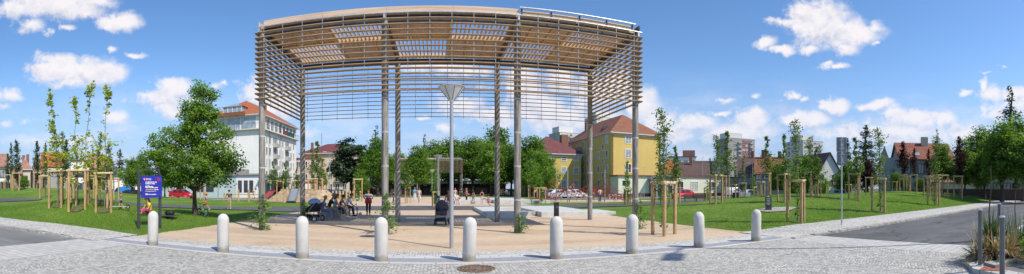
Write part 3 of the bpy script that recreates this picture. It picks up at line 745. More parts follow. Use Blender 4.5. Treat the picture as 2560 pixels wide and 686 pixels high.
tree_mesh('pine', [(0,0,7.5,2.8,2.8,1.6),(-1.6,.5,5.6,2.0,2.0,1.3),(1.7,-.3,6.2,2.0,2.0,1.3),(.2,.2,9.6,2.0,2.0,1.5),(-.8,0,8.7,1.8,1.6,1.1),(0,0,4.0,2.6,2.6,1.4),(1.0,.3,4.6,2.2,2,1.2)], 10.5, .26, 150, 55, .42, .42, M['pine'], 33)

def bt(px, d, top, key, lab, name='park_tree', w=1.0, base=None, uh=12.0, z=None, cat='tree', group=None):
    x, y, z0 = pol(px, d); z = z0 if z is None else z; s = (zat(top, d)-z)/uh
    return plant(name, key, lab, cat, (x,y,z-.05), (s*w,s*w,s), rnd.uniform(0,6.28), group)
G = 'mature trees around the park'
# left edge and behind the playground
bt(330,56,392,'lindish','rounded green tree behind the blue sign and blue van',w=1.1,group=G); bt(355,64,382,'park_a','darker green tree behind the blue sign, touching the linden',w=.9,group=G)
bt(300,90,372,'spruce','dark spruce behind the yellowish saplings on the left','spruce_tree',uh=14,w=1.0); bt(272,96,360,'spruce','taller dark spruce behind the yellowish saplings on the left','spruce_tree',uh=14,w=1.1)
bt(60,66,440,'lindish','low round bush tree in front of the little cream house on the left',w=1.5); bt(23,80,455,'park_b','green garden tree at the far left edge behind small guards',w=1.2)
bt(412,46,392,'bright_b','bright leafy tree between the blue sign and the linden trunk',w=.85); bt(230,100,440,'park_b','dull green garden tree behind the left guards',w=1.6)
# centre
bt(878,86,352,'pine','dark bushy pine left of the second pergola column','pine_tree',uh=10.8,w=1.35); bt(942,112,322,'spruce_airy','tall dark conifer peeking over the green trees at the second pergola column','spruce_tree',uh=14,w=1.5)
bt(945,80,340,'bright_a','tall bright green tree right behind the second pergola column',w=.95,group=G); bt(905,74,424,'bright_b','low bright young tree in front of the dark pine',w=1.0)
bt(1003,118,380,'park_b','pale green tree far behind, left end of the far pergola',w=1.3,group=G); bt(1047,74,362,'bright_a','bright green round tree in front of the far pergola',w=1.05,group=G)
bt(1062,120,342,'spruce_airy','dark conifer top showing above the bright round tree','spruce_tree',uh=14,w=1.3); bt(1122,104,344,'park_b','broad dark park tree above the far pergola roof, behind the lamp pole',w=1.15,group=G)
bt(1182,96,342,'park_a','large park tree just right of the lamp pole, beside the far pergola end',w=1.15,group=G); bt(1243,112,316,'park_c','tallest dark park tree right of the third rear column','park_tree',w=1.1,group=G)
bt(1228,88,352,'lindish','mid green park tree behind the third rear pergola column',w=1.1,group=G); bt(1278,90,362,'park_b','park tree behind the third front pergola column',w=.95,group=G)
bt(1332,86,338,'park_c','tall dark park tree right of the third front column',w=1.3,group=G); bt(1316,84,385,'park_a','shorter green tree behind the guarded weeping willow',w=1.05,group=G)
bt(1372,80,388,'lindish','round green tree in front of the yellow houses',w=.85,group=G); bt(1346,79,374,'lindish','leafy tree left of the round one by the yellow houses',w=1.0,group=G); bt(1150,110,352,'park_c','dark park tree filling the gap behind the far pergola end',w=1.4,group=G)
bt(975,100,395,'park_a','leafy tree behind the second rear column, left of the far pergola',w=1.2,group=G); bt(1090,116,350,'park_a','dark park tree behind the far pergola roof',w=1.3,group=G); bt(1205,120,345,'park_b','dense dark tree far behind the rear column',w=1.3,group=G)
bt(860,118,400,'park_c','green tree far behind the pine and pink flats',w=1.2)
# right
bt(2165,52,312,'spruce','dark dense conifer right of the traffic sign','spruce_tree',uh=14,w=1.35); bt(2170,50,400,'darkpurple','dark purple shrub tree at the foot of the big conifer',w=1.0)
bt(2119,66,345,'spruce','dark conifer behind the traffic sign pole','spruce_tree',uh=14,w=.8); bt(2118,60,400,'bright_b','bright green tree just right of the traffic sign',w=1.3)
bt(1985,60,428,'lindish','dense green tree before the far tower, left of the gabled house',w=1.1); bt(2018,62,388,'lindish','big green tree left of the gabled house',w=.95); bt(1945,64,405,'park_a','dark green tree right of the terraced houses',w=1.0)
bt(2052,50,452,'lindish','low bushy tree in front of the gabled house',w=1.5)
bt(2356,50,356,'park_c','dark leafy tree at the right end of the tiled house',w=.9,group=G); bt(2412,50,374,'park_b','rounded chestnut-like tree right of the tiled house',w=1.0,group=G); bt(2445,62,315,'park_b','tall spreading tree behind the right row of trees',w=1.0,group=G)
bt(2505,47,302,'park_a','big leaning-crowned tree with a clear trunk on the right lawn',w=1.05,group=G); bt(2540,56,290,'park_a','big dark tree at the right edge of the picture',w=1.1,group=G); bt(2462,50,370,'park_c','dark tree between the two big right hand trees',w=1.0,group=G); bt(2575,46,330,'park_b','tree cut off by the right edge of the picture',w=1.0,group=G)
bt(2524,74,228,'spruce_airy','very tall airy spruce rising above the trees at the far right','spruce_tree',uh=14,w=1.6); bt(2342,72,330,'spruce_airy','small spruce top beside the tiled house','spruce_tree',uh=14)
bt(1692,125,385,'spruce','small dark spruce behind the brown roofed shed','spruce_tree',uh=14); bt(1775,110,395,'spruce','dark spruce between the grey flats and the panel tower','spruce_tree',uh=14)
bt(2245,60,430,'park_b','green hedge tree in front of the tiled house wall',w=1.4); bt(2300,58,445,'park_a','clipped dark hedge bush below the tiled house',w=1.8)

# --- saplings: thin leaders with tufts
def sapling(key, H, m, seed, prof, leaf=.12, per=16, branches=8, bark='ybark', lean=0.0, r0=.028):
    """prof: list of (height fraction, radius, clusters)"""
    g = np.random.default_rng(seed); mb = MB()
    pts = [(lean*H*(i/9)**2+g.normal()*.012*H*(i/9), g.normal()*.012*H*(i/9), H*i/9) for i in range(10)]
    mb.tube(pts, [r0*(1-.82*i/9) for i in range(10)], 6)
    def onstem(t):
        k = min(8, int(t*9)); f = t*9-k; return np.array(pts[k])*(1-f)+np.array(pts[k+1])*f
    C = []; T = []
    for (t, r, n) in prof:
        for k in range(n):
            tt = min(.995, max(.05, t+g.normal()*.03)); a = g.uniform(0,6.28); L = r*g.uniform(.25,1.05); base = onstem(max(.05, tt-.06)); tip = onstem(tt)+np.array([math.cos(a)*L, math.sin(a)*L, L*g.uniform(-.1,.55)])
            if r > .1 and g.uniform() < .75: mb.tube([tuple(base), tuple((base+tip)/2+np.array([0,0,.03])), tuple(tip)], [r0*.32, r0*.22, r0*.1], 4)
            q = int(per*g.uniform(.5,1.5)); b = g.normal(0,.14)
            for f in g.uniform(.35,1.1,size=q):
                C.append(base*(1-f)+tip*f+g.normal(size=3)*np.array([.08,.08,.07])*(.5+r*1.4)); T.append(.5+b+g.normal(0,.14))
    cm = leaf_mesh('crown', np.array(C), leaf, np.array(T), m, seed, .3, .66, .5)
    _meshes[key] = (mb.mesh('trunk', M[bark], True), cm)
sapling('tulip_a', 6.4, M['tulip'], 41, [(.22,.3,2),(.30,.35,2),(.42,.6,7),(.5,.7,10),(.58,.6,8),(.66,.4,4),(.74,.3,3),(.82,.25,3),(.9,.24,4),(.97,.14,4)], .15, 17, lean=.06)
sapling('tulip_b', 6.4, M['tulip'], 42, [(.25,.5,3),(.36,.65,6),(.46,.7,8),(.55,.6,5),(.63,.2,2),(.78,.12,1),(.86,.16,3),(.92,.22,4),(.98,.14,4)], .15, 15, lean=.03)
sapling('tulip_c', 6.8, M['tulip'], 43, [(.2,.6,3),(.30,.75,5),(.40,.75,6),(.49,.75,7),(.56,.4,3),(.70,.14,1),(.86,.2,3),(.93,.26,5),(.98,.14,4)], .15, 15, lean=-.05)
sapling('column_poplar', 5.4, M['blue'], 44, [(.22,.25,6),(.32,.4,10),(.42,.45,12),(.52,.45,12),(.62,.42,12),(.72,.36,10),(.82,.28,8),(.9,.2,6),(.97,.1,4)], .15, 18)
sapling('poplar_tall', 4.6, M['young'], 45, [(.1,.1,3),(.2,.14,4),(.32,.26,5),(.42,.34,7),(.52,.36,8),(.62,.34,8),(.72,.28,7),(.80,.30,8),(.88,.28,8),(.95,.18,7)], .085, 15, lean=-.02)
sapling('maple_a', 5.2, M['young'], 46, [(.38,.3,4),(.46,.62,9),(.53,.7,12),(.60,.6,10),(.67,.4,6),(.76,.13,3),(.84,.14,4),(.92,.13,4),(.98,.06,3)], .13, 20)
sapling('maple_b', 4.8, M['young'], 47, [(.36,.45,7),(.45,.7,12),(.54,.75,14),(.63,.6,11),(.72,.42,8),(.8,.25,5),(.9,.12,4),(.98,.06,2)], .13, 20)
sapling('thin', 4.2, M['young'], 48, [(.3,.15,3),(.45,.2,5),(.56,.25,6),(.66,.22,6),(.76,.16,5),(.86,.14,4),(.95,.08,4)], .10, 14)
sapling('leafy_col', 4.0, M['lime'], 49, [(.12,.22,7),(.22,.28,9),(.34,.32,10),(.46,.32,10),(.58,.3,9),(.7,.25,8),(.82,.18,6),(.94,.1,5)], .11, 16)
sapling('purple_y', 5.0, M['purple'], 50, [(.42,.35,6),(.5,.65,12),(.58,.75,14),(.66,.65,12),(.74,.45,9),(.83,.3,7),(.92,.18,5),(.98,.08,3)], .15, 22)
sapling('bush_y', 3.0, M['lime'], 51, [(.25,.4,6),(.4,.7,12),(.55,.8,14),(.7,.65,12),(.85,.4,8)], .13, 20)
sapling('climber', 1.35, M['bright'], 52, [(.12,.36,5),(.25,.42,7),(.42,.40,5),(.6,.34,5),(.8,.2,3),(.95,.12,2)], .085, 13, r0=.012)
sapling('willow', 4.6, M['bright'], 53, [(.35,.7,9),(.45,.85,12),(.56,.85,12),(.68,.7,10),(.8,.5,8),(.92,.3,6)], .12, 26)

# --- tree guards
def make_guard(key, H=1.9, s=.46, seed=1, rails=3):
    g = random.Random(seed); t = thing('tree_guard', '', 'tree guard', (0,0,-50))
    P = [(s*math.cos(R(90+120*k)), s*math.sin(R(90+120*k))) for k in range(3)]
    for k in range(3):
        MB().tube([(P[k][0],P[k][1],-.15),(P[k][0]+g.uniform(-.02,.02),P[k][1]+g.uniform(-.02,.02),H-.06)], [.068,.062], 10).build('stake', M['stake'], t, True)
    for k in range(rails):
        a = Vector((*P[k],H-.05)); b = Vector((*P[(k+1)%3],H-.05)); d = (b-a).normalized()*.10
        MB().tube([a-d+Vector((0,0,.012*k)), b+d+Vector((0,0,.012*k))], .054, 9).build('rail', M['stake_end'], t, True)
    for k in range(3): MB().tube([(P[k][0]*.93,P[k][1]*.93,H-.26),(P[k][0]*.4+.01,P[k][1]*.4,H-.36),(0,0,H-.3)], [.022,.016,.022], 5).build('tie', M['rubber'], t)
    return t
_guard = make_guard('g')
GG = 'wooden tree guards on the lawns'; GT = 'young trees in wooden guards'
_first = [True]
M['soil'] = mat('bare_soil', (.12,.105,.05), .95, .35, 9, .6)
def soil(x, y, s):
    n = 18; mb = MB(); r0 = rnd.uniform(.26,.42)
    v = [(x, y, ground_h(x,y)+.035)] + [(x+math.cos(6.283*k/n)*r0*rnd.uniform(.8,1.2), y+math.sin(6.283*k/n)*r0*rnd.uniform(.8,1.2), 0) for k in range(n)]
    v = [v[0]] + [(a, b_, ground_h(a,b_)+.012) for a, b_, c in v[1:]]
    if abs(x) < 10.4: return
    mb.add(v, [(0, 1+k, 1+(k+1)%n) for k in range(n)]); mb.build('bare_ground', M['soil'])['kind'] = 'structure'
def guard(px, base, top, lab, rz, tree=None, ttop=None, tlab=None, tw=1.25, d=None, tname='young_tree', sw=1.0):
    if d is None: x, y, z, d = at(px, base)
    else: x, y, z = pol(px, d)
    H = max(.9, zat(top, d)-z); s = H/1.9; sx = min(1.25, max(.8, s))*sw
    if d < 34: soil(x, y, s)
    if _first[0]:
        _first[0] = False; o = _guard; o.location = (x,y,z); o.rotation_euler = (0,0,rz); o.scale = (sx,sx,s); o['label'] = lab; o['group'] = GG
    else: copy_tree(_guard, lab, (x,y,z), rz, (sx,sx,s), GG)
    if tree:
        uh = {'tulip_a':6.4,'tulip_b':6.4,'tulip_c':6.8,'column_poplar':5.4,'poplar_tall':4.6,'maple_a':5.2,'maple_b':4.8,'thin':4.2,'leafy_col':4.0,'purple_y':5.0,'bush_y':3.0,'willow':4.6}[tree]
        th = zat(ttop, d)-z; k = th/uh; plant(tname, tree, tlab, 'young tree', (x,y,z), (k*tw,k*tw,k), rnd.uniform(0,6.28), GT)
# left mound
guard(144,516,427,'front left tree guard of three stakes on the left mound',.3,'tulip_a',231,'yellow green sapling with a bushy middle, leftmost of the three on the left mound')
guard(158,506,426,'tree guard standing just behind the front left one on the mound',1.2,'thin',330,'thin bare stemmed sapling behind the leftmost yellow green one')
guard(192,524,425,'front middle tree guard on the left mound with long top rail',.9,'tulip_b',236,'yellow green sapling with a slim leafy leader, middle of the left mound')
guard(212,505,426,'tree guard close behind the front middle one on the left mound',.2,'tulip_c',211,'tall sapling on the left mound with a bare leader ending in a leaf tuft')
guard(262,527,432,'front right tree guard on the left mound, nearest the blue sign',.5,'tulip_c',206,'tallest yellow green sapling, rightmost on the left mound, with bare side twigs')
guard(250,511,436,'guard stakes behind the front right guard on the left mound',1.4,'thin',330,'bare twiggy sapling right behind the tallest yellow green one')
guard(285,500,446,'shorter guard peeping out right of the front right guard',.8); guard(230,498,446,'small guard between the middle and right guards of the left mound',.1); guard(178,496,447,'small guard seen between the left and middle guards of the mound',.4)
guard(112,495,440,'slim guard left of the front left guard, lower on the slope',.8,'thin',360,'thin upright sapling left of the front left guard')
guard(8,471,453,'lowest tiny tree guard at the left edge of the picture',.2,d=62); guard(20,470,437,'tree guard under the leftmost columnar poplar',.9,'column_poplar',385,'leftmost short bluish columnar poplar',d=58)
guard(28,470,440,'guard under the slim poplar second from the left edge',.1,'column_poplar',358,'slim bluish poplar, second from the left edge',d=62,tw=.7); guard(42,472,433,'tree guard on the mound top under the full bluish poplar',.6,'column_poplar',352,'full bluish columnar poplar above the far left guards',d=50)
guard(93,470,432,'tree guard under the lone bluish poplar left of the red roof',1.1,'column_poplar',354,'lone bluish columnar poplar left of the orange roofed house',d=52); guard(165,478,440,'far guard under the bluish poplar right of the orange roof',.3,'column_poplar',350,'bluish columnar poplar right of the orange roofed house',d=52)
guard(232,480,440,'far guard beneath the leaning bluish poplar by the spruces',.3,'column_poplar',374,'leaning bluish poplar left of the dark spruces',d=54,tw=.6); guard(246,482,442,'far guard beneath the poplar just left of the spruces',1.0,'column_poplar',366,'bluish poplar just left of the dark spruces',d=56,tw=.8)
guard(115,472,438,'far guard under the thin poplar in front of the orange roof',.7,'column_poplar',358,'thin leaning poplar in front of the orange roof',d=56,tw=.5)
# lawn by the linden, playground, centre
guard(500,500,450,'single tall stake guard behind the linden trunk',.5,d=46); guard(682,500,452,'guard with sapling left of the slide',.3,'maple_b',405,'young tree in front of the white block, left of the slide',d=50); guard(712,498,455,'guard behind the slide under a leafy sapling',1.0,'maple_b',408,'leafy sapling behind the slide in front of the white block',d=54)
guard(742,500,452,'guard behind the first rear pergola column',.4,'maple_b',420,'sapling behind the first rear pergola column',d=52); guard(782,504,447,'left guard of the stake thicket in front of the pink flats',.2,'thin',372,'tall wispy sapling in front of the pink flats',d=48); guard(793,503,447,'middle guard of the stake thicket before the pink flats',.8,'maple_a',355,'sapling with pale bare crown before the pink flats',d=50)
guard(806,502,450,'right guard of the stake thicket before the pink flats',1.3,'maple_b',400,'round leafy sapling right of the pink flats corner',d=52); guard(895,498,448,'guard with rails left of the second front column, before dark trees',.2,'leafy_col',405,'dense columnar sapling left of the second front column',d=52,tw=1.5)
guard(1018,514,470,'three pale stakes around the round headed sapling on the plaza',.4,'maple_b',408,'round headed sapling between the second rear column and the second lamp',d=44,tw=1.3,sw=.8); guard(1087,516,480,'low support around the leafy column of green by the second lamp',.6,'leafy_col',392,'tall leafy climber column at the second lamp and the litter bin',d=36,tw=1.1)
guard(1326,504,465,'guard around the willow like sapling right of the third column',.3,'willow',375,'willow like drooping sapling right of the third front column',d=54,tw=1.2); guard(1342,502,470,'smaller guard right beside the willow like sapling',.9,d=58)
guard(1354,511,470,'guard hidden inside a dark leafy upright sapling',.2,'leafy_col',430,'dark upright leafy sapling left of the red climbing net',d=45,tw=1.3)
# right side
guard(1660,589,455,'nearest tree guard on the sand with two thick stakes, right of the pergola',.52,'poplar_tall',268,'tall slender poplar sapling leaning in the nearest guard, right of the pergola',tw=1.15)
guard(1652,520,450,'pair of stakes behind the nearest guard on the lawn edge',1.1,'poplar_tall',330,'second poplar sapling behind the nearest guard',d=34); guard(1568,510,474,'small guard with an upright leafy sapling in front of the cream building',.3,'leafy_col',398,'narrow leafy sapling in front of the cream building left of the entrance',d=40)
guard(1688,507,447,'tree guard in front of the red hatchback',.7,'maple_a',368,'young tree with a slim leader above the red hatchback',d=33); guard(1790,509,438,'tree guard left in the pair below the grey flats, dark tie visible',.3,'poplar_tall',335,'young tree with feathery leader in front of the panel tower, left one')
guard(1803,497,440,'stakes right behind the left guard below the panel tower',1.3,d=33); guard(1818,496,432,'tall tree guard right in the pair below the panel tower',.9,'maple_a',330,'young tree with a pointed leader in front of the panel tower, right one')
guard(1768,499,470,'small guard beside a dark upright shrub at the cream building',.2,'leafy_col',448,'dark upright shrub in front of the cream building right part',d=42,tw=1.6); guard(1838,495,462,'small thin guard right of the panel tower pair',.4,'thin',405,'thin sapling below the panel tower, right',d=40)
guard(1858,495,458,'small thin guard with stakes close together beneath the tower',.9,'thin',390,'narrow sapling right of the panel tower foot',d=40); guard(1885,494,468,'low guard in front of the terraced houses',.2,'leafy_col',420,'narrow leafy sapling in front of the terraced houses',d=42)
guard(1902,492,455,'slim guard just left of the large guard by the terraced houses',.1,d=38); guard(1917,490,433,'tree guard in front of the terraced houses with pale top rail',.6,'maple_a',342,'young tree with twin leader and round head before the terraced houses'); guard(1960,505,435,'tree guard left of the nearest lawn guard by the plaque',.3,'maple_a',338,'young tree with thin leader and dense low crown before the far white tower')
guard(1994,556,450,'nearest lawn tree guard right of the dark plaque',.55,'poplar_tall',296,'tall poplar sapling right of the dark plaque, highest on the right lawn',tw=1.2); guard(2026,491,430,'tree guard right behind the nearest lawn guard, high on the mound',.2,'poplar_tall',338,'poplar sapling behind the highest one on the right lawn'); guard(2042,492,445,'lower guard right of the mound top guard before the gabled house',1.0,'maple_b',368,'round young tree covering the gable slope of the white house')
guard(2063,494,463,'small guard below the gabled house windows',.4,'bush_y',440,'small bush below the gabled house windows',d=45); guard(2122,488,462,'small far guard just right of the traffic sign pole',.2,'thin',430,'thin sapling by the traffic sign pole',d=46)
guard(2138,500,434,'tree guard right of the traffic sign with dark tie bands',.7,'maple_a',345,'young tree with a tuft on a bare stem right of the traffic sign'); guard(2175,494,444,'guard in shade at the foot of the dark conifer',.2,d=38)
guard(2201,531,446,'tree guard near the pavement with a tall double poplar sapling',.5,'poplar_tall',318,'tall double poplar sapling right of the dark conifer, close to the pavement',tw=1.5); guard(2238,478,455,'tiny pale guard on the mound ridge before the tiled house',.3,d=52)
guard(2258,477,436,'tree guard on the ridge before the grey house wall',.9,'purple_y',353,'purple leaved young tree left of the tiled house front',d=48); guard(2270,476,441,'shorter guard close right of the ridge guard',.2,d=52); guard(2286,482,437,'tree guard on the mound under the second purple tree',.4,'purple_y',370,'purple leaved young tree in the middle of the tiled house front',tw=.8)
guard(2336,514,444,'tree guard near the pavement left of the sunbather',.6,'poplar_tall',340,'poplar sapling before the tiled house, left of the sunbather',tw=1.6); guard(2322,490,440,'guard behind the one near the sunbather',.1,'purple_y',372,'purple leaved young tree right end of the tiled house front',d=42,tw=.8); guard(2357,486,438,'tall guard right behind the sunbather',1.0,d=44); guard(2398,480,440,'guard in the shade of the chestnut-like tree',.4,'purple_y',340,'dark purple tree in front of the rounded chestnut-like tree',d=46,tw=1.1)
x, y, z, d = at(2443,490); plant('young_tree', 'bush_y', 'small bushy sapling without guard on the right lawn', 'young tree', (x,y,z), .72)
# climbers at the feet of the pergola columns
CLIMB = 1
for k, (X, Y, lab, s) in enumerate([(-6.55,14.75,'leafy climber at the foot of the left front pergola column',1.15),(-1.81,14.75,'bright climber hugging the second front pergola column',1.2),(2.93,14.75,'low bushy climber spreading at the foot of the third front pergola column',.62),(7.67,14.75,'climber on the right front pergola column',.95),(-6.55,19.75,'thin climber on the left rear pergola column',.9)]):
    plant('climbing_plant', 'climber', lab, 'climber', (X+.10,Y-.22,0), (s*(1.9 if k==2 else 1.35),s*1.1,s*.86), k*1.3, 'climbers on the pergola columns')
# --- grass blades near the camera, yucca and shrub in the right corner
def blades():
    g = np.random.default_rng(9); n = 90000
    X = np.concatenate([g.uniform(-27,-9.1,size=n//2), g.uniform(10.2,40,size=n//2)]); Y = 10.6+g.gamma(1.6,3.2,size=n)
    keep = []
    P = []
    for x, y in zip(X, Y):
        lim = 10.85 if x < 0 else 11.25
        if y < lim or y > 26: continue
        if -1.6+2.7*0 > 0: continue
        P.append((x, y, ground_h(x, y)-.02))
    P = np.array(P); m = len(P); hgt = g.uniform(.05,.10,size=m)
    a = g.uniform(0,6.28,size=m); dx = np.cos(a)*.008; dy = np.sin(a)*.008; lean = g.normal(size=(m,2))*.03
    V = np.stack([P+np.stack([-dx,-dy,0*dx],1), P+np.stack([dx,dy,0*dx],1), P+np.stack([lean[:,0],lean[:,1],hgt],1)],1).reshape(-1,3)
    me = bpy.data.meshes.new('grass'); me.vertices.add(3*m); me.vertices.foreach_set('co', V.astype(np.float32).ravel()); me.loops.add(3*m); me.loops.foreach_set('vertex_index', np.arange(3*m,dtype=np.int32))
    me.polygons.add(m); me.polygons.foreach_set('loop_start', np.arange(0,3*m,3,dtype=np.int32)); me.polygons.foreach_set('loop_total', np.full(m,3,dtype=np.int32)); me.update()
    at_ = me.attributes.new('tone','FLOAT','FACE'); at_.data.foreach_set('value', np.clip(g.normal(.5,.2,size=m),0,1).astype(np.float32)); me.materials.append(M['grassblade'])
    o = link('grass', me); tag(o, 'short green grass of the lawns', 'grass', kind='stuff')
blades()
def blade_clump(name, m, n, R0, H, seed, droop=1.0, w=.03):
    g = np.random.default_rng(seed); V = []; F = []; T = []
    for k in range(n):
        a = g.uniform(0,6.28); L = H*g.uniform(.55,1.2); r = R0*math.sqrt(g.uniform())*.5; o = np.array([r*math.cos(a+g.normal()*.6), r*math.sin(a+g.normal()*.6), g.uniform(0,.08)])
        el = g.uniform(.25,1.45); dirh = np.array([math.cos(a), math.sin(a), 0]); sd = np.array([-math.sin(a), math.cos(a), 0])*w*g.uniform(.6,1.3); b = len(V); t = g.normal(.5,.2)
        for q in range(5):
            f = q/4; p = o+dirh*L*f*math.cos(el)+np.array([0,0,L*f*math.sin(el)-droop*L*f*f*.55*math.cos(el)]); p[2] = max(.0,p[2]); s = sd*(1-f*.92)
            V += [tuple(p-s), tuple(p+s)]
        for q in range(4): F.append((b+2*q, b+2*q+1, b+2*q+3, b+2*q+2)); T.append(min(1,max(0,t+.1*q-.15)))
    me = bpy.data.meshes.new(name); me.from_pydata(V, [], F); me.update(); at_ = me.attributes.new('tone','FLOAT','FACE'); at_.data.foreach_set('value', np.array(T,dtype=np.float32)); me.materials.append(m); return me
t = thing('yucca_plant', 'drooping yucca with dry brown lower leaves and grey green tips by the grey posts', 'plant', (8.85,2.02,.1))
link('dry_leaves', blade_clump('dry_leaves', M['dry'], 620, .85, .84, 3, 1.4, .024), t); o = link('green_leaves', blade_clump('green_leaves', M['yucca'], 150, .5, .55, 4, .5, .022), t); o.location = (.2,.1,.45)
MB().tube([(-.1,.1,.3),(-.14,.12,1.0),(-.05,.1,1.5),(-.08,.1,2.0)], [.018,.016,.013,.01], 6).build('flower_stalk', M['bark'], t)
t = thing('yucca_plant', 'upright grey green bladed plant behind the second grey post at the right edge', 'plant', (10.1,1.75,.1)); link('green_leaves', blade_clump('green_leaves', M['yucca'], 260, .7, .95, 6, .5, .02), t)
MB().tube([(.2,.1,.3),(.24,.12,1.0),(.25,.1,1.45)], [.014,.012,.008], 6).build('flower_stalk', M['bark'], t)
def shrub(name, lab, loc, s, m, seed):
    C, T, O = blob_cloud([(0,0,.35,.55,.5,.4),(.4,.2,.45,.45,.45,.4),(-.35,-.2,.28,.4,.4,.3)], 70, 42, .10, seed); t = thing(name, lab, 'shrub', loc, 0, None, s)
    link('leaves', leaf_mesh('leaves', C, .075, T, m, seed, .3, .5, 0, O), t)
    g = random.Random(seed); mb = MB()
    for k in range(9): mb.tube([(0,0,0),(g.uniform(-.4,.4),g.uniform(-.4,.4),.6)], [.012,.005], 4)
    mb.build('stems', M['bark'], t)
shrub('garden_shrub', 'green leafy shrub in the bottom right corner behind the tallest grey post', (8.15,.95,.1), .72, M['park'], 61); shrub('garden_shrub', 'darker green shrub at the right edge beneath the upright bladed plant', (9.6,1.15,.1), .85, M['park'], 62)
MB().prism([(7.6,1.75),(7.9,2.05),(8.5,1.6),(8.4,1.45)], .1, .16).build('planter_kerb', M['kerbside'])['kind'] = 'structure'
# ================================================================== BUILDINGS
M['w_white'] = render_mat('white_render', (.82,.81,.77)); M['w_cream'] = render_mat('cream_render', (.80,.78,.63)); M['w_yellow'] = render_mat('yellow_render', (.65,.49,.165))
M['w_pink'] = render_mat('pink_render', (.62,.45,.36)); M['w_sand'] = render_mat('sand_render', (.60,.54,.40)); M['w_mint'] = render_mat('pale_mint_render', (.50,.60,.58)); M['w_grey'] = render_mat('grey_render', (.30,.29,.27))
M['w_panel'] = render_mat('panel_grey', (.40,.37,.34)); M['w_panelred'] = render_mat('panel_red', (.36,.13,.12)); M['w_tower'] = render_mat('pale_panel', (.66,.66,.61)); M['w_beige'] = render_mat('beige_render', (.50,.47,.40)); M['w_brown'] = render_mat('pinkish_brown_render', (.34,.22,.18))
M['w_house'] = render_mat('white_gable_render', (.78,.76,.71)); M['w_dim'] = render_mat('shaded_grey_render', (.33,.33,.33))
M['t_orange'] = tile_mat('orange_tiles', (.40,.125,.05)); M['t_red'] = tile_mat('red_tiles', (.29,.095,.055)); M['t_brown'] = tile_mat('brown_tiles', (.27,.105,.055)); M['t_purple'] = tile_mat('purple_tiles', (.17,.05,.055)); M['t_dark'] = tile_mat('dark_brown_roof', (.13,.08,.07)); M['t_pink'] = tile_mat('faded_pink_tiles', (.36,.19,.14))
M['plinth'] = render_mat('reddish_plinth', (.22,.12,.10)); M['trim'] = mat('pale_trim', (.62,.60,.55), .8, .08, 3); M['frame_w'] = mat('white_window_frame', (.74,.74,.72), .6, .06, 3); M['frame_d'] = mat('dark_window_frame', (.07,.06,.055), .6, .1, 3); M['brickch'] = mat('chimney_brick', (.25,.13,.09), .9, .3, 12)
M['balc'] = mat('balcony_panel', (.42,.41,.38), .8, .1, 3); M['balc_green'] = mat('green_awning', (.03,.12,.09), .8, .1, 3); M['redcloth'] = mat('red_cloth', (.4,.05,.06), .8, .1, 3)
_wc = {}
M['curtain_l'] = mat('lace_curtain_glass', (.5,.5,.48), .35, .35, 4, stretch=(6,6,.6)); M['glass_d'] = glass_mat('dark_room_glass', (.015,.018,.022))
def win_mesh(w, h, style):
    k = (w, h, style)
    if k in _wc: return _wc[k]
    s = .10 if style == 'surround' else (.06 if style != 'tiny' else .03); fr = MB(); y0, y1 = -.07, .02
    fm = M['frame_d'] if style == 'dark' else M['frame_w']
    fr.bx(-w/2-s,-w/2+.05,y0,y1,-s,h+s).bx(w/2-.05,w/2+s,y0,y1,-s,h+s).bx(-w/2+.05,w/2-.05,y0,y1,-s,.05).bx(-w/2+.05,w/2-.05,y0,y1,h-.05,h+s)
    if style in ('double','surround','dark') and w > .8: fr.bx(-.04,.04,y0+.02,y1,.05,h-.05)
    if style in ('double','surround') and h > 1.2: fr.bx(-w/2+.05,-.04,y0+.02,y1,h*.28-.03,h*.28+.03).bx(.04,w/2-.05,y0+.02,y1,h*.28-.03,h*.28+.03)
    pn = MB().bx(-w/2+.05,w/2-.05,-.03,.01,.05,h-.05)
    _wc[k] = (fr.mesh('window', fm), [pn.mesh('pane', M[q]) for q in ('glass','glass','curtain','curtain_l','glass_d')], None); return _wc[k]
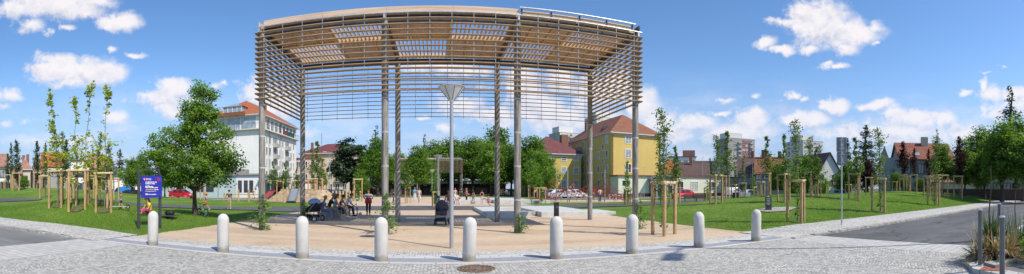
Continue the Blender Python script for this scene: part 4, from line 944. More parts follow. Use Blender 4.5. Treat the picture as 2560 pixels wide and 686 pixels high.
class Bld:
    def __init__(s, name, label, cat, A, rz, w, dp, h, wall, z=-.1, group=None):
        s.t = thing(name, label, cat, (A[0],A[1],z), rz, group); s.w, s.d, s.h = w, dp, h
        s.wall = MB().bx(0,w,0,dp,0,h).build('wall', M[wall], s.t); s.n = 0; s.extra = None
    def place(s, o, face, u, z, off=0.0):
        if face == 'f': o.location = (u,-off,z); o.rotation_euler = (0,0,0)
        elif face == 'r': o.location = (s.w+off,u,z); o.rotation_euler = (0,0,R(90))
        else: o.location = (-off,u,z); o.rotation_euler = (0,0,R(-90))
        return o
    def win(s, face, u, z, w, h, style='double'):
        fm, pa, pb = win_mesh(w, h, style); s.n += 1
        f = s.place(link('window', fm, s.t), face, u, z); link('pane', rnd.choice(pa), f); return f
    def grid(s, face, us, zs, w, h, style='double', skip=()):
        for i, u in enumerate(us):
            for j, z in enumerate(zs):
                if (i, j) not in skip: s.win(face, u, z, w, h, style)
    def part(s, name, face, u, z, w, h, dep, m, off=None):
        o = MB().bx(-w/2,w/2,-dep,0.003,0,h).build(name, M[m] if isinstance(m, str) else m, s.t); return s.place(o, face, u, z, 0 if off is None else off)
    def band(s, name, z, hh, m, o=.05):
        return MB().bx(-o,s.w+o,-o,s.d+o,z,z+hh).build(name, M[m], s.t)
    def hip(s, rh, m, o=.5, ridge=None, z=None):
        z = s.h if z is None else z; w, d = s.w, s.d; x0,x1,y0,y1 = -o,w+o,-o,d+o; i = min(x1-x0,y1-y0)/2 if ridge is None else ridge
        if d > w: a, b = (w/2,y0+i,z+rh), (w/2,y1-i,z+rh); fs = [(0,1,4),(1,2,5,4),(2,3,5),(3,0,4,5)]
        else: a, b = (x0+i,d/2,z+rh), (x1-i,d/2,z+rh); fs = [(0,1,5,4),(1,2,5),(2,3,4,5),(3,0,4)]
        r = MB().add([(x0,y0,z),(x1,y0,z),(x1,y1,z),(x0,y1,z),a,b], fs+[(3,2,1,0)]).build('roof', M[m], s.t)
        MB().bx(x0+.02,x1-.02,y0+.02,y1-.02,z-.22,z-.01).build('eaves', M['trim'], s.t); return r
    def gable(s, rh, m, along='x', o=.35, wall=None, z=None):
        z = s.h if z is None else z; w, d = s.w, s.d; t_ = .16
        if along == 'x':
            MB().add([(0,0,z-.01),(0,d,z-.01),(0,d/2,z+rh-.03),(w,0,z-.01),(w,d,z-.01),(w,d/2,z+rh-.03)], [(0,2,1),(3,4,5),(0,3,5,2),(1,2,5,4),(0,1,4,3)]).build('gable_wall', M[wall] if wall else s.wall.data.materials[0], s.t)
            k = rh/(d/2); P = [(-o,-o,z-o*k),(w+o,-o,z-o*k),(w+o,d/2,z+rh),(-o,d/2,z+rh)]; Q = [(-o,d+o,z-o*k),(w+o,d+o,z-o*k),(w+o,d/2,z+rh),(-o,d/2,z+rh)]
        else:
            MB().add([(0,0,z-.01),(w,0,z-.01),(w/2,0,z+rh-.03),(0,d,z-.01),(w,d,z-.01),(w/2,d,z+rh-.03)], [(0,1,2),(4,3,5),(0,2,5,3),(1,4,5,2),(0,3,4,1)]).build('gable_wall', M[wall] if wall else s.wall.data.materials[0], s.t)
            k = rh/(w/2); P = [(-o,-o,z-o*k),(-o,d+o,z-o*k),(w/2,d+o,z+rh),(w/2,-o,z+rh)]; Q = [(w+o,-o,z-o*k),(w+o,d+o,z-o*k),(w/2,d+o,z+rh),(w/2,-o,z+rh)]
        mb = MB()
        for S in (P, Q):
            up = [(p[0],p[1],p[2]+t_) for p in S]; mb.add(S+up, [(0,1,2,3),(4,5,6,7),(0,1,5,4),(1,2,6,5),(2,3,7,6),(3,0,4,7)])
        return mb.build('roof', M[m], s.t)
    def flat(s, m, o=.25, t_=.25, z=None):
        z = s.h if z is None else z; return MB().bx(-o,s.w+o,-o,s.d+o,z+.003,z+t_).build('roof', M[m], s.t)
    def chimney(s, x, y, z, h, w=.7, m='brickch', parent=None):
        o = MB().cbox((x,y,z+h/2),(w,w*.7,h),.03).build('chimney', M[m], parent or s.t); return o
def hd(top, d): return zat(top, d)+.1

# white six storey block with orange hip roof (left of the pergola)
b = Bld('apartment_block', 'white apartment block with an orange hip roof and glazed top floor behind the pergola', 'apartment block', (-49.0,80.2), 0, 13.0, 23.0, hd(285,88), 'w_white')
H = b.h; fl = H-3.05
rf = b.hip(4.6, 't_orange', .75); b.chimney(8,14,H+2.5,2.4)
b.band('balcony_slab', fl-.22, .2, 'trim', .75)
us = [1.3+1.95*i for i in range(11)]
zs = [1.2+ (fl-1.6)/5*j+.3 for j in range(5)]
b.grid('r', us, zs, 1.0, 1.55, 'double'); b.grid('r', [1.6+2.45*i for i in range(9)], [fl+.5], 1.1, 1.7, 'dark')
for j in range(1, 5):
    for u in (8.0, 15.6):
        b.part('balcony', 'r', u, zs[j]-.75, 2.1, .95, .85, 'balc'); b.part('balcony_door', 'r', u, zs[j]-.6, 1.7, 2.2, .04, 'glass')
for u in (4.6, 11.9): b.part('drainpipe', 'r', u, .2, .12, H-.5, .12, 'w_grey')
for k in range(3): b.part('loggia_window', 'f', 12.2-2.0-k*3.7, fl+.1, 3.4, 2.45, .08, 'glass_b')
rl = MB(); y0 = -.72
for k in range(14): rl.bx(k*1.02-.02,k*1.02+.02,y0-.02,y0+.02,fl,fl+1.0)
rl.bx(-.7,13.7,y0-.025,y0+.025,fl+1.0,fl+1.05)
for k in range(24): rl.bx(13.7,13.74,k*1.0-.6,k*1.0-.56,fl,fl+1.0)
rl.bx(13.69,13.75,-.7,23.5,fl+1.0,fl+1.05); rl.build('railing', M['dsteel'], b.t)
for (u, m, w_) in ((13.5,'redcloth',1.0),(16.2,'balc_green',2.2),(18.6,'balc_green',1.7),(20.5,'offwhite',.9)): MB().bx(13.55,13.66,u-w_/2,u+w_/2,fl+.1,fl+1.15).build('balcony_screen', M[m], b.t)
dm = MB().bx(4.2,8.8,-.35,3,H+.1,H+2.0).build('dormer', M['glass_b'], b.t)
MB().add([(3.9,-.6,H+2.0),(9.1,-.6,H+2.0),(9.1,3.4,H+2.0),(3.9,3.4,H+2.0),(6.5,1.0,H+2.9)], [(0,1,4),(1,2,4),(2,3,4),(3,0,4)]).build('dormer_roof', M['steel'], dm)
mm = MB()
for k in range(5): mm.bx(4.15+1.14*k,4.27+1.14*k,-.42,-.36,H+.1,H+2.0)
mm.bx(4.1,8.9,-.43,-.37,H+1.9,H+2.02).build('frame', M['frame_w'], dm); MB().bx(3.4,9.8,-1.1,-.75,H-.2,H+.65).build('dormer_balcony', M['t_brown'], b.t)
# low mint building in front of it
b = Bld('low_building', 'long low pale mint building with white end bay, behind the red car on the left', 'building', (-58,62.3), 0, 29.6, 7.0, 3.9, 'w_mint')
b.flat('w_grey', .3, .28); MB().bx(25.6,29.63,-.025,.0,.0,3.7).build('end_bay', M['white'], b.t)
for u in (26.3,27.4,28.4): b.win('f', u, 1.1, .6, 1.9, 'dark')
b.grid('f', [3,6,9,12,14,18.5,20.4], [1.2], 1.4, 1.7, 'dark'); MB().cbox((21.8,3.5,4.9),(3.2,2.4,1.35),.05).build('roof_unit', M['grey'], b.t); MB().cbox((25.0,3,4.6),(2.4,1.6,.9),.05).build('roof_unit', M['w_grey'], b.t)
MB().add([(29.7,-.6,2.9),(34.5,-.6,3.6),(34.5,4,3.6),(29.7,4,2.9),(29.7,-.6,3.02),(34.5,-.6,3.72),(34.5,4,3.72),(29.7,4,3.02)], [(0,1,2,3),(4,5,6,7),(0,1,5,4),(1,2,6,5),(3,0,4,7)]).build('canopy', M['balc'], b.t)
b.part('red_notice', 'f', 29.2, 1.5, .3, .4, .05, 'redpaint'); MB().bx(31.0,33.6,2.5,2.6,0,2.8).build('entrance', M['black'], b.t); MB().bx(31.3,33.0,2.38,2.42,2.0,2.6).build('shop_sign', M['redpaint'], b.t)
for q in (15.0,22.0): MB().bx(q,q+.12,-.04,0,0,3.6).build('panel_joint', M['w_grey'], b.t)
# pink and sand apartment block with purple roof
b = Bld('apartment_block', 'pink and sand apartment block with purple hip roof, right of the white block', 'apartment block', (-36.9,110), 0, 15.8, 12, hd(386,118), 'w_sand')
b.hip(3.1,'t_purple',.7); pk = MB().bx(-.4,6.6,-6.0,.0,0,hd(398,110)).build('wing', M['w_pink'], b.t); zt = hd(398,110); MB().bx(-.6,6.8,-6.2,-.0,zt+.003,zt+.3).build('wing_roof', M['t_brown'], b.t)
for u in (1.2,3.2,5.2):
    for z in (3.9,7.2): f = link('window', win_mesh(1.1,1.6,'double')[0], b.t); f.location = (u,-6.0,z); link('pane', win_mesh(1.1,1.6,'double')[1][0], f)
MB().bx(1.6,4.4,-6.12,-6.0,0,2.9).build('shop_door', M['white'], b.t); MB().bx(2.2,3.0,-6.2,-6.12,0,2.3).build('door_leaf', M['black'], b.t); MB().bx(-.4,6.6,-6.05,-6.0,3.0,3.5).build('shop_fascia', M['t_orange'], b.t)
b.grid('f', [8.4,10.4,12.4,14.4], [1.4,4.3,7.3], 1.1, 1.6); b.grid('r', [2,4.5,7,9.5], [1.4,4.3,7.3], 1.1, 1.6)
for z in (3.6,6.6): b.part('balcony', 'f', 11.4, z, 3.0, 1.0, .9, 'balc')
b.chimney(2,4,b.h+1,2.4); MB().tube([(4.5,5,b.h+2.8),(4.5,5,b.h+6)], .06, 5).build('aerial', M['dsteel'], b.t)
b2 = Bld('apartment_block', 'plain sand coloured flats with satellite dishes and open gable, far behind pink flats', 'apartment block', (-27.2,122), 0, 6.5, 10, hd(400,125), 'w_sand'); b2.flat('t_brown'); b2.grid('f',[1.5,4],[1.4,4.4],1.1,1.6)
# yellow house with red brown hip roof
b = Bld('apartment_block', 'yellow four storey apartment block with a red brown hip roof, behind the rightmost columns', 'apartment block', (34.9,77.5), R(4.5), 12.2, 24.0, hd(330,85), 'w_yellow')
rf = b.hip(5.0,'t_brown',.6); b.band('cornice', b.h-.5,.25,'trim',.10)
zs = [2.6+3.05*j-.55 for j in range(4)]
b.grid('f', [3.9], zs[1:], 1.35, 1.75, 'surround'); b.grid('l', [2.2,6.0,9.4,14.0,17.4,21.4], [z+(.0) for z in zs], .95, 1.5, 'surround', skip=[(1,3),(4,3)]); b.grid('l', [3.9,11.5], [z-1.35 for z in zs[1:]], .9, 1.3, 'surround')
for z in zs[1:]: b.part('balcony', 'l', 15.8, z-.7, 2.2, 1.0, .9, 'w_grey')
b.part('drainpipe', 'f', .2, 0, .12, b.h-.6, .12, 't_brown')
b.part('drainpipe', 'f', 11.9, 0, .12, b.h-.6, .12, 't_brown'); b.chimney(9.2,12,b.h+2.6,3.0,1.3); b.chimney(3.0,18,b.h+2.4,2.2,1.0)
for (x,y) in ((1.6,6),(1.9,13)): MB().add([(x-1.0,y-.6,b.h+1.15),(x+.6,y-.6,b.h+2.1),(x-.2,y,b.h+2.2),(x-1.0,y+.6,b.h+1.15),(x+.6,y+.6,b.h+2.1)],[(0,1,2),(3,2,4),(0,2,3),(1,4,2)]).build('roof_dormer', M['dsteel'], rf)
b3 = Bld('apartment_block', 'second yellow apartment block with a purple roof and brick chimney, partly behind the park trees', 'apartment block', (20.5,89), R(4.5), 12.3, 13, hd(384,93), 'w_yellow')
b3.hip(4.6,'t_purple',.6); b3.chimney(10.5,6,b3.h+1.5,3.6,1.8); b3.grid('f',[2,5,8,11],[2,5,8],1.1,1.6,'surround'); b3.band('cornice', b3.h-.8,.55,'trim',.12)
# cream low building with arched entrance
b = Bld('community_building', 'long low cream building with a barrel canopy entrance, behind the red hatchback on the right', 'building', (34.2,72.9), R(-4), 34.0, 4.4, 4.15, 'w_cream')
b.flat('plinth',.3,.22); MB().bx(-.03,34.03,-.06,0,0,.75).build('plinth', M['plinth'], b.t)
b.grid('f', [13.6,17.2,21.6,24.9,29.6], [1.35], 1.75, 1.8, 'double'); b.grid('f', [1.2,2.1], [2.4], .45, .8, 'dark')
e = MB().bx(6.6,11.4,-1.2,-.06,0,3.4).build('entrance', M['glass'], b.t)
em = MB()
for x in (6.6,7.7,8.9,10.1,11.3): em.bx(x-.05,x+.05,-1.28,-1.2,0,3.4)
em.bx(6.5,11.5,-1.28,-1.2,2.35,2.5).bx(6.5,11.5,-1.28,-1.2,3.3,3.45).build('frame', M['frame_w'], e)
ar = []; 
for k in range(13): ar.append((9.0-2.9*math.cos(math.pi*k/12), 3.4+1.0*math.sin(math.pi*k/12)))
inn = [(x*.96+.36, z-.14) for x, z in ar][::-1]
MB().extr(ar+inn, -1.9, -.07).build('canopy', M['w_grey'], b.t); MB().extr(ar, -.9, -.8).build('canopy_infill', M['glass_b'], b.t)
# buildings behind on the right
def simple(name, lab, px0, px1, top, d, wall, roof, rtype, rh=2.5, dep=9, depth_rz=0.0, rows=None, cols=0, ww=1.2, wh=1.4, style='double', base=None, cat='house', right=0, rcols=0, d2=None):
    x0, y0, _ = pol(px0, d, 0); x1, y1, _ = pol(px1, d2 or d, 0); w = math.hypot(x1-x0, y1-y0); rz = math.atan2(y1-y0, x1-x0)
    b = Bld(name, lab, cat, (x0,y0), rz, w, dep, hd(top, d), wall)
    if rtype == 'hip': b.hip(rh, roof, .5)
    elif rtype == 'gx': b.gable(rh, roof, 'x')
    elif rtype == 'gy': b.gable(rh, roof, 'y')
    else: b.flat(roof)
    if cols and rows: b.grid('f', [w*(i+.5)/cols for i in range(cols)], rows, ww, wh, style)
    if rcols and rows: b.grid('r', [dep*(i+.5)/rcols for i in range(rcols)], rows, ww, wh, style)
    return b
def rows(h, n, z0=1.4): return [z0+(h-z0-.6)/n*i for i in range(n)]
s = simple('flat_block', 'white flat roofed block with two windows, above the brown roofed shed', 1672,1740,393,150,'w_white','t_dark','flat',dep=12,rows=[7.5,10.5],cols=4,cat='apartment block',ww=1.6,wh=1.5); MB().bx(5,9.5,2,5,s.h+.2,s.h+2.6).build('roof_hut', M['t_pink'], s.t)
simple('house', 'house with a bright orange roof left of the brown roofed shed', 1646,1700,432,100,'w_beige','t_orange','hip',3.6,9)
sh = simple('house', 'brown roofed shed house with one chimney behind the cream building', 1692,1772,439,96,'w_beige','t_dark','gx',3.2,10); sh.chimney(3.2,4,sh.h+2.6,1.9,.7)
simple('apartment_block', 'grey flats with pale windows left of the panel tower foot', 1735,1800,405,120,'w_grey','w_panel','flat',dep=10,rows=[2,5,7.6],cols=3,cat='apartment block',ww=1.8)
def tower(lab, pxl, pxc, pxr, top, d, n, wl, wr, red=None):
    xc, yc, _ = pol(pxc, d, 0); xr, yr, _ = pol(pxr, d*1.04, 0); xl, yl, _ = pol(pxl, d*1.05, 0)
    w = math.hypot(xr-xc, yr-yc); rz = math.atan2(yr-yc, xr-xc); dep = math.hypot(xl-xc, yl-yc); h = hd(top, d)
    b = Bld('panel_tower', lab, 'tower block', (xc,yc), rz, w, dep, h, wr); b.flat('w_panel',.1,.5)
    MB().bx(-.06,0,0,dep,0,h-.1).build('side_wall', M[wl], b.t); fh = h/n  # left face; where darker than the front, its shade is put into the colour
    MB().bx(w*.05,w*.62,dep*.2,dep*.8,h+.5,h+4.6).build('roof_hut', M['offwhite'], b.t)
    cols = [w*f for f in (.11,.27,.43,.57,.70,.85)]
    if red: MB().bx(w*.5,w*.78,-.08,0,fh*2,h-.6).build('red_panel', M[red], b.t)
    k = 0
    for j in range(n):
        for u in cols:
            z = fh*j+.9; o = b.win('f', u, z, 2.2, 1.5, 'double'); o.location.y = -.09; k += 1
        if j > 0:
            for u in (w*.42, w*.86): b.part('balcony', 'f', u, fh*j-.1, 2.8, 1.1, 1.2, 'balc')
    for j in range(2, n):
        if wl == 'w_tower':
            for u in (dep*.3, dep*.55, dep*.8): b.win('l', u, fh*j+.9, 2.0, 1.5, 'dark').location.x = -.07
        else: b.win('l', dep*.5, fh*j+.9, 1.6, 1.4, 'dark').location.x = -.07
    return b
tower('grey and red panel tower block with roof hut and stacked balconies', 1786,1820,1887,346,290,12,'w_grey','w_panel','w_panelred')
tower('pale panel tower block half hidden by poplar saplings, left of the gabled house', 1954,2008,2058,352,300,12,'w_tower','w_tower')
tower('distant pale tower block behind the purple roof of the yellow block', 1382,1400,1462,332,270,13,'w_beige','w_tower'); tower('top of a distant pale tower block showing over the yellow block roof', 1478,1492,1545,292,330,16,'w_tower','w_tower')
s = simple('house', 'grey terraced house with brown roof behind thin saplings, left of the row', 1846,1900,432,88,'w_grey','t_dark','gx',3.4,10,rows=[1,4],cols=4,style='dark',ww=1.0); s.chimney(3,5,s.h+3,2); s.chimney(6,5,s.h+3,2)
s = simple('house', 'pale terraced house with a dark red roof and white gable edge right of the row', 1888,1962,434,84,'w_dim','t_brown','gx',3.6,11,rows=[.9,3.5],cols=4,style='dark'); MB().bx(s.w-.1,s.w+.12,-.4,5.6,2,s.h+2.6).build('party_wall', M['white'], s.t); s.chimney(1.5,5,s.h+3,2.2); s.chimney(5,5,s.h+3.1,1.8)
# white gabled house
b = Bld('gabled_house', 'white house with a steep plain gable and small paired windows, behind the traffic sign', 'house', (56,43.6), R(-22), 6.2, 11, 3.2, 'w_house'); b.gable(4.7, 't_dark', 'y')
for u, z in ((4.1,3.3),(5.0,3.3),(2.6,2.2),(3.4,2.2),(1.6,3.2)): b.win('f', u, z, .6, .75, 'dark')
MB().bx(b.w*.56,b.w*.86,-.35,-.02,3.1,3.3).build('flower_box', M['t_brown'], b.t); MB().bx(b.w*.62,b.w*.98,-.8,0,2.2,2.35).build('porch_roof', M['t_brown'], b.t); MB().bx(b.w*.74,b.w*.86,-.05,-.001,0,2.1).build('door', M['t_dark'], b.t)
# tiled house on the right
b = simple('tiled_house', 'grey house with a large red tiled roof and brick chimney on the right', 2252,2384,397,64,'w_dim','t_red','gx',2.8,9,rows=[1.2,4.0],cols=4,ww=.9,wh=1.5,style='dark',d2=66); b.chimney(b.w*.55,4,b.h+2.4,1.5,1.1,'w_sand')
MB().bx(-2.6,-.02,-.6,3.5,0,hd(393,62)).build('stair_tower', M['w_dim'], b.t); MB().bx(-1.6,-1.1,-.66,-.6,1.5,4.6).build('stair_window', M['glass'], b.t); MB().box((b.w*.3,-.1,b.h+.75),(.8,1.0,.08), rx=R(32)).build('skylight', M['glass_b'], b.t)
simple('house', 'brown gabled house peeking out left of the tiled house', 2196,2226,410,78,'w_beige','t_brown','gy',3.2,9)
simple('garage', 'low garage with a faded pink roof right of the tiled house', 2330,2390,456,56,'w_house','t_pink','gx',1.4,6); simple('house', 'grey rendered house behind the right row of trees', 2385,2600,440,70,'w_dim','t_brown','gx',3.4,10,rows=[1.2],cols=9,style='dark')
simple('house', 'low white outbuilding hidden under the chestnut-like tree', 2390,2440,458,58,'w_house','t_brown','flat',1,6)
# left houses
s = simple('house', 'white house with a red roof cut off by the left edge', -40,18,416,72,'w_house','t_pink','gx',2.4,9,rows=[1.4,3.6],cols=3,style='dark',cat='house')
s = simple('house', 'small cream house with a faded pink hip roof and two chimneys', 48,76,423,95,'w_sand','t_pink','hip',2.6,8,rows=[3.2],cols=1,style='dark'); s.chimney(1.0,3,s.h+1.2,2.2); s.chimney(s.w-.6,3,s.h+1.2,2.4)
simple('house', 'low pink roofed annexe left of the small cream house', 28,52,434,92,'w_brown','t_pink','gx',1.4,7)
s = simple('house', 'brown gabled house end below the orange roof', 76,108,436,98,'w_brown','t_dark','gy',5.2,10,rows=[1.5],cols=1,style='dark')
s = simple('house', 'house with a large bright orange roof and dormer behind the left guards', 104,160,416,100,'w_brown','t_orange','gx',3.6,10,rows=[1.5],cols=3,style='dark'); MB().bx(s.w*.6,s.w*.95,-.3,3,s.h+.2,s.h+2.0).build('dormer', M['t_brown'], s.t)
s = simple('house', 'white flat roofed villa with balcony and dish behind the left mound', 178,222,403,92,'w_house','t_dark','flat',1,8,rows=[1.4,4.2],cols=3,style='dark'); MB().bx(-.2,s.w*.6,-1.3,-.01,2.9,3.8).build('balcony', M['white'], s.t); MB().bx(-2.0,-.1,-.5,4,0,4.0).build('timber_wing', M['wood_y'], s.t)
s = simple('house', 'house with a faded brown gable roof right of the white villa', 222,262,420,105,'w_brown','t_pink','gx',3.6,9)
simple('garage', 'long low white garage roof in front of the left houses', 112,182,425,80,'w_dim','white','flat',1,4)
simple('house', 'long pale low wall building behind the blue van', 262,352,446,74,'w_house','w_grey','flat',1,5)
# long pavilion under the park trees
x0, y0, _ = pol(985,112,0); b = Bld('pavilion', 'long dark market pavilion with pale flat roof under the park trees', 'building', (-27,112), 0, 46, 7, 3.0, 'black'); b.flat('balc',1.0,.9); 
for k in range(10): b.part('roller_door', 'f', 2.4+4.6*k, .3, 3.4, 1.6, .06, 't_dark')
b.part('pale_strip', 'f', 6, 2.3, 10, .4, .05, 'balc');  # pale strip across the dark front
# fences and walls
def fence(p0, p1, h, lab, m='wood', name='fence', n=None):
    d = Vector((p1[0]-p0[0], p1[1]-p0[1])); L = d.length; t = thing(name, lab, 'fence', p0, math.atan2(d.y, d.x)); n = n or int(L/2.2)
    for k in range(n+1): MB().bx(L*k/n-.06,L*k/n+.06,-.06,.06,-.1,h).build('post', M[m], t)
    for z in (.35,.85): MB().bx(0,L,.065,.095,h*z-.05,h*z+.05).build('rail', M[m], t)
def wallb(p0, p1, h, lab, m, name='garden_wall', cat='wall'):
    d = Vector((p1[0]-p0[0], p1[1]-p0[1])); L = d.length; t = thing(name, lab, cat, p0, math.atan2(d.y, d.x))
    MB().bx(0,L,0,.25,-.1,h).build('wall', M[m], t); MB().bx(-.05,L+.05,-.05,.3,h+.003,h+.08).build('coping', M['w_grey'], t)
wallb(pol(2270,57,0), pol(2560,52,0), 1.5, 'dark garden fence wall below the trees on the right', 't_dark'); wallb(pol(1850,72,0), pol(2120,66,0), 1.2, 'low grey garden wall in front of the terraced and gabled houses', 'w_dim'); wallb(pol(-30,68,0), pol(290,66,0), 1.3, 'low beige garden wall behind the far left guards', 'w_beige')
wallb(pol(2060,55,0), pol(2160,52,0), .5, 'low stone seat wall behind the traffic sign', 'w_beige')
# ================================================================== PLAYGROUND ON THE LEFT
def playground():
    x, y, _ = pol(722,46,0); t = thing('sand_mound', 'sandy timber walled play mound behind the path on the left', 'play mound', (x,y,0), R(-18)); t.scale = (.78,1,1); M['moundsand'] = mat('mound_sand', (.42,.31,.19), .95, .25, 2.5, .3)
    MB().add([(-4.6,0,0),(5.0,0,0),(3.2,1.8,1.45),(-3.2,1.8,1.45),(-4.6,5,0),(5,5,0),(3.2,4,1.45),(-3.2,4,1.45)], [(0,1,2,3),(1,5,6,2),(5,4,7,6),(4,0,3,7),(3,2,6,7)]).build('sand_slope', M['moundsand'], t)
    mb = MB()
    for k in range(34): mb.bx(-3.3+k*.19,-3.3+k*.19+.17,1.72,1.8,.9,1.55+.02*math.sin(k*3))
    mb.build('plank_wall', M['wood_y'], t); MB().bx(-4.6,5.0,-.12,0,0,.12).build('edge_beam', M['wood'], t)
    s = thing('slide', 'metal slide with two rounded grey side panels on the sandy play mound', 'slide', (x+.1,y-.1,0), R(-12))
    MB().add([(-.9,1.9,1.58),(.1,1.9,1.58),(1.5,-.9,.35),(.5,-.9,.35),(1.6,-1.5,.3),(.6,-1.5,.3)], [(0,1,2,3),(3,2,4,5)]).build('chute', M['steel'], s, True)
    for dx in (0, 1.02): MB().add([(-.9+dx,1.95,1.5),(.5+dx,-.9,.3),(.6+dx,-1.5,.25),(.6+dx,-1.5,.5),(.48+dx,-.85,.62),(-.62+dx,1.5,1.95),(-.86+dx,1.9,2.3),(-1.0+dx,2.15,2.3),(-1.15+dx,2.4,1.6)], [tuple(range(9))]).build('side_panel', M['grey'], s)
    for dx in (-4.3,-3.7):
        MB().add([(dx,1.75,1.4),(dx+.5,1.75,1.4),(dx+.4,1.75,2.15),(dx+.25,1.75,2.3),(dx+.1,1.75,2.15),(dx,1.82,1.4),(dx+.5,1.82,1.4),(dx+.4,1.82,2.15),(dx+.25,1.82,2.3),(dx+.1,1.82,2.15)], [(0,1,2,3,4),(9,8,7,6,5),(0,5,6,1),(1,6,7,2),(2,7,8,3),(3,8,9,4),(4,9,5,0)]).build('end_panel', M['charcoal'], s)
    MB().box((-4.6,.4,.75),(1.0,2.6,.1), rx=R(28)).build('climbing_ramp', M['redcloth'], t)
playground()
for (px, lab) in ((596,'short timber post pair left of the playground, behind the walking man'),(622,'timber gate post right of the walking man'),(655,'timber post hidden beside the left pergola column'),(710,'short timber post in front of the play mound'),(490,'squat timber post behind the linden trunk')):
    x, y, z = pol(px, 45 if px != 710 else 43.5); t = thing('timber_post', lab, 'post', (x,y,z), rnd.random(), 'short timber posts at the playground'); MB().cbox((0,0,.65),(.2,.2,1.3),.03).build('stump', M['stake'], t)
fence(pol(560,47), pol(650,46), .8, 'low timber rail fence left of the play mound', 'stake')
for k in range(9):
    x, y, z = pol(832+k*8.5, 56); t = thing('timber_post', 'short round timber post in the row behind the seated group', 'post', (x,y,z), 0, 'row of timber posts behind the seated group'); MB().lathe([(.14,0),(.14,1.25),(.11,1.3)], n=10).build('stump', M['stake'], t, True)
# ================================================================== RED CLIMBING NET
M['rope'] = mat('red_rope', (.25,.03,.025), .7, .15, 4)
def net():
    x, y, z = pol(1450,50); t = thing('climbing_net', 'red rope climbing net strung between four steel masts in the sand area', 'climbing net', (x,y,0), -.36)
    masts = []
    for (mx_, md, mh) in ((1391,52,3.9),(1419,45.6,3.7),(1480,57,4.4),(1512,50.4,3.9)):
        q = Vector(pol(mx_, md, 0)) - Vector((x,y,0)); q.rotate(Euler((0,0,.36))); masts.append((q.x,q.y,mh))
    for (a, b_, h) in masts[:4]: MB().lathe([(.06,0),(.055,h)], n=10).build('mast', M['lampgrey'], t, True).location = (a,b_,0)
    g = random.Random(8); mb = MB(); C = []
    def pt(): return Vector((g.uniform(-5.0,6.5), g.uniform(-2.2,3.4), 0))
    nodes_ = []
    for i in range(11):
        for j in range(5):
            u = -5.2+i*1.15+g.uniform(-.3,.3); v = -2.2+j*1.4+g.uniform(-.3,.3); h = .35+1.5*math.exp(-((u-.3)/3.6)**2)*(.6+.5*math.sin(i*1.9+j))+g.uniform(-.15,.3); nodes_.append(Vector((u,v,max(.25,h))))
    for i in range(11):
        for j in range(5):
            p = nodes_[i*5+j]
            for di, dj in ((1,0),(0,1),(1,1),(1,-1)):
                if i+di < 11 and 0 <= j+dj < 5: mb.tube([p, nodes_[(i+di)*5+j+dj]], .02, 4)
            if (i+j) % 2: mb.tube([p, (p.x+g.uniform(-.6,.6),p.y+g.uniform(-.6,.6),0)], .024, 4)
            if (i+j) % 3 == 0:
                m_ = min(masts[:4], key=lambda q: (q[0]-p.x)**2+(q[1]-p.y)**2); mb.tube([p, (m_[0],m_[1],g.uniform(1.4,m_[2]*.8))], .022, 4)
    mb.build('rope_net', M['rope'], t)
net()
for k in range(6):
    x, y, z = pol(1523+k*8, 62); t = thing('mini_bollard', 'tiny pale round stone bollard by the red net and the yellow block', 'bollard', (x,y,z), 0, 'tiny pale bollards by the yellow block'); MB().lathe([(.22,0),(.22,.5),(.16,.68),(.05,.74)], n=12).build('stone', M['bollard'], t, True)
# benches
def bench(loc, rz, lab, m='wood'):
    t = thing('park_bench', lab, 'bench', loc, rz)
    MB().cbox((0,0,.43),(1.7,.45,.06),.01).build('seat', M[m], t); MB().box((0,.24,.68),(1.7,.05,.4), rx=R(-10)).build('backrest', M[m], t)
    for x in (-.7,.7): MB().bx(x-.03,x+.03,-.2,.2,0,.4).build('leg', M['dsteel'], t)
bench(pol(1727,50),-.5,'dark park bench right of the red hatchback','t_dark'); bench(pol(1752,50),-.6,'second dark bench farther right of the red hatchback','t_dark'); bench(pol(2325,54),-1.0,'pinkish bench below the tiled house','t_pink')
bx, by, _ = (-5.42,21.9,0); t = thing('concrete_bench', 'low concrete block bench under the seated group left of centre', 'bench', (bx,by,0), R(80)); MB().cbox((0,0,.21),(3.5,.42,.42),.02).build('block', M['kerbside'], t)
t = thing('concrete_bench', 'low concrete step bench far behind the lamp where people sit', 'bench', pol(1142,44,0), R(20)); MB().cbox((0,0,.2),(2.2,.6,.4),.02).build('block', M['concrete'], t)
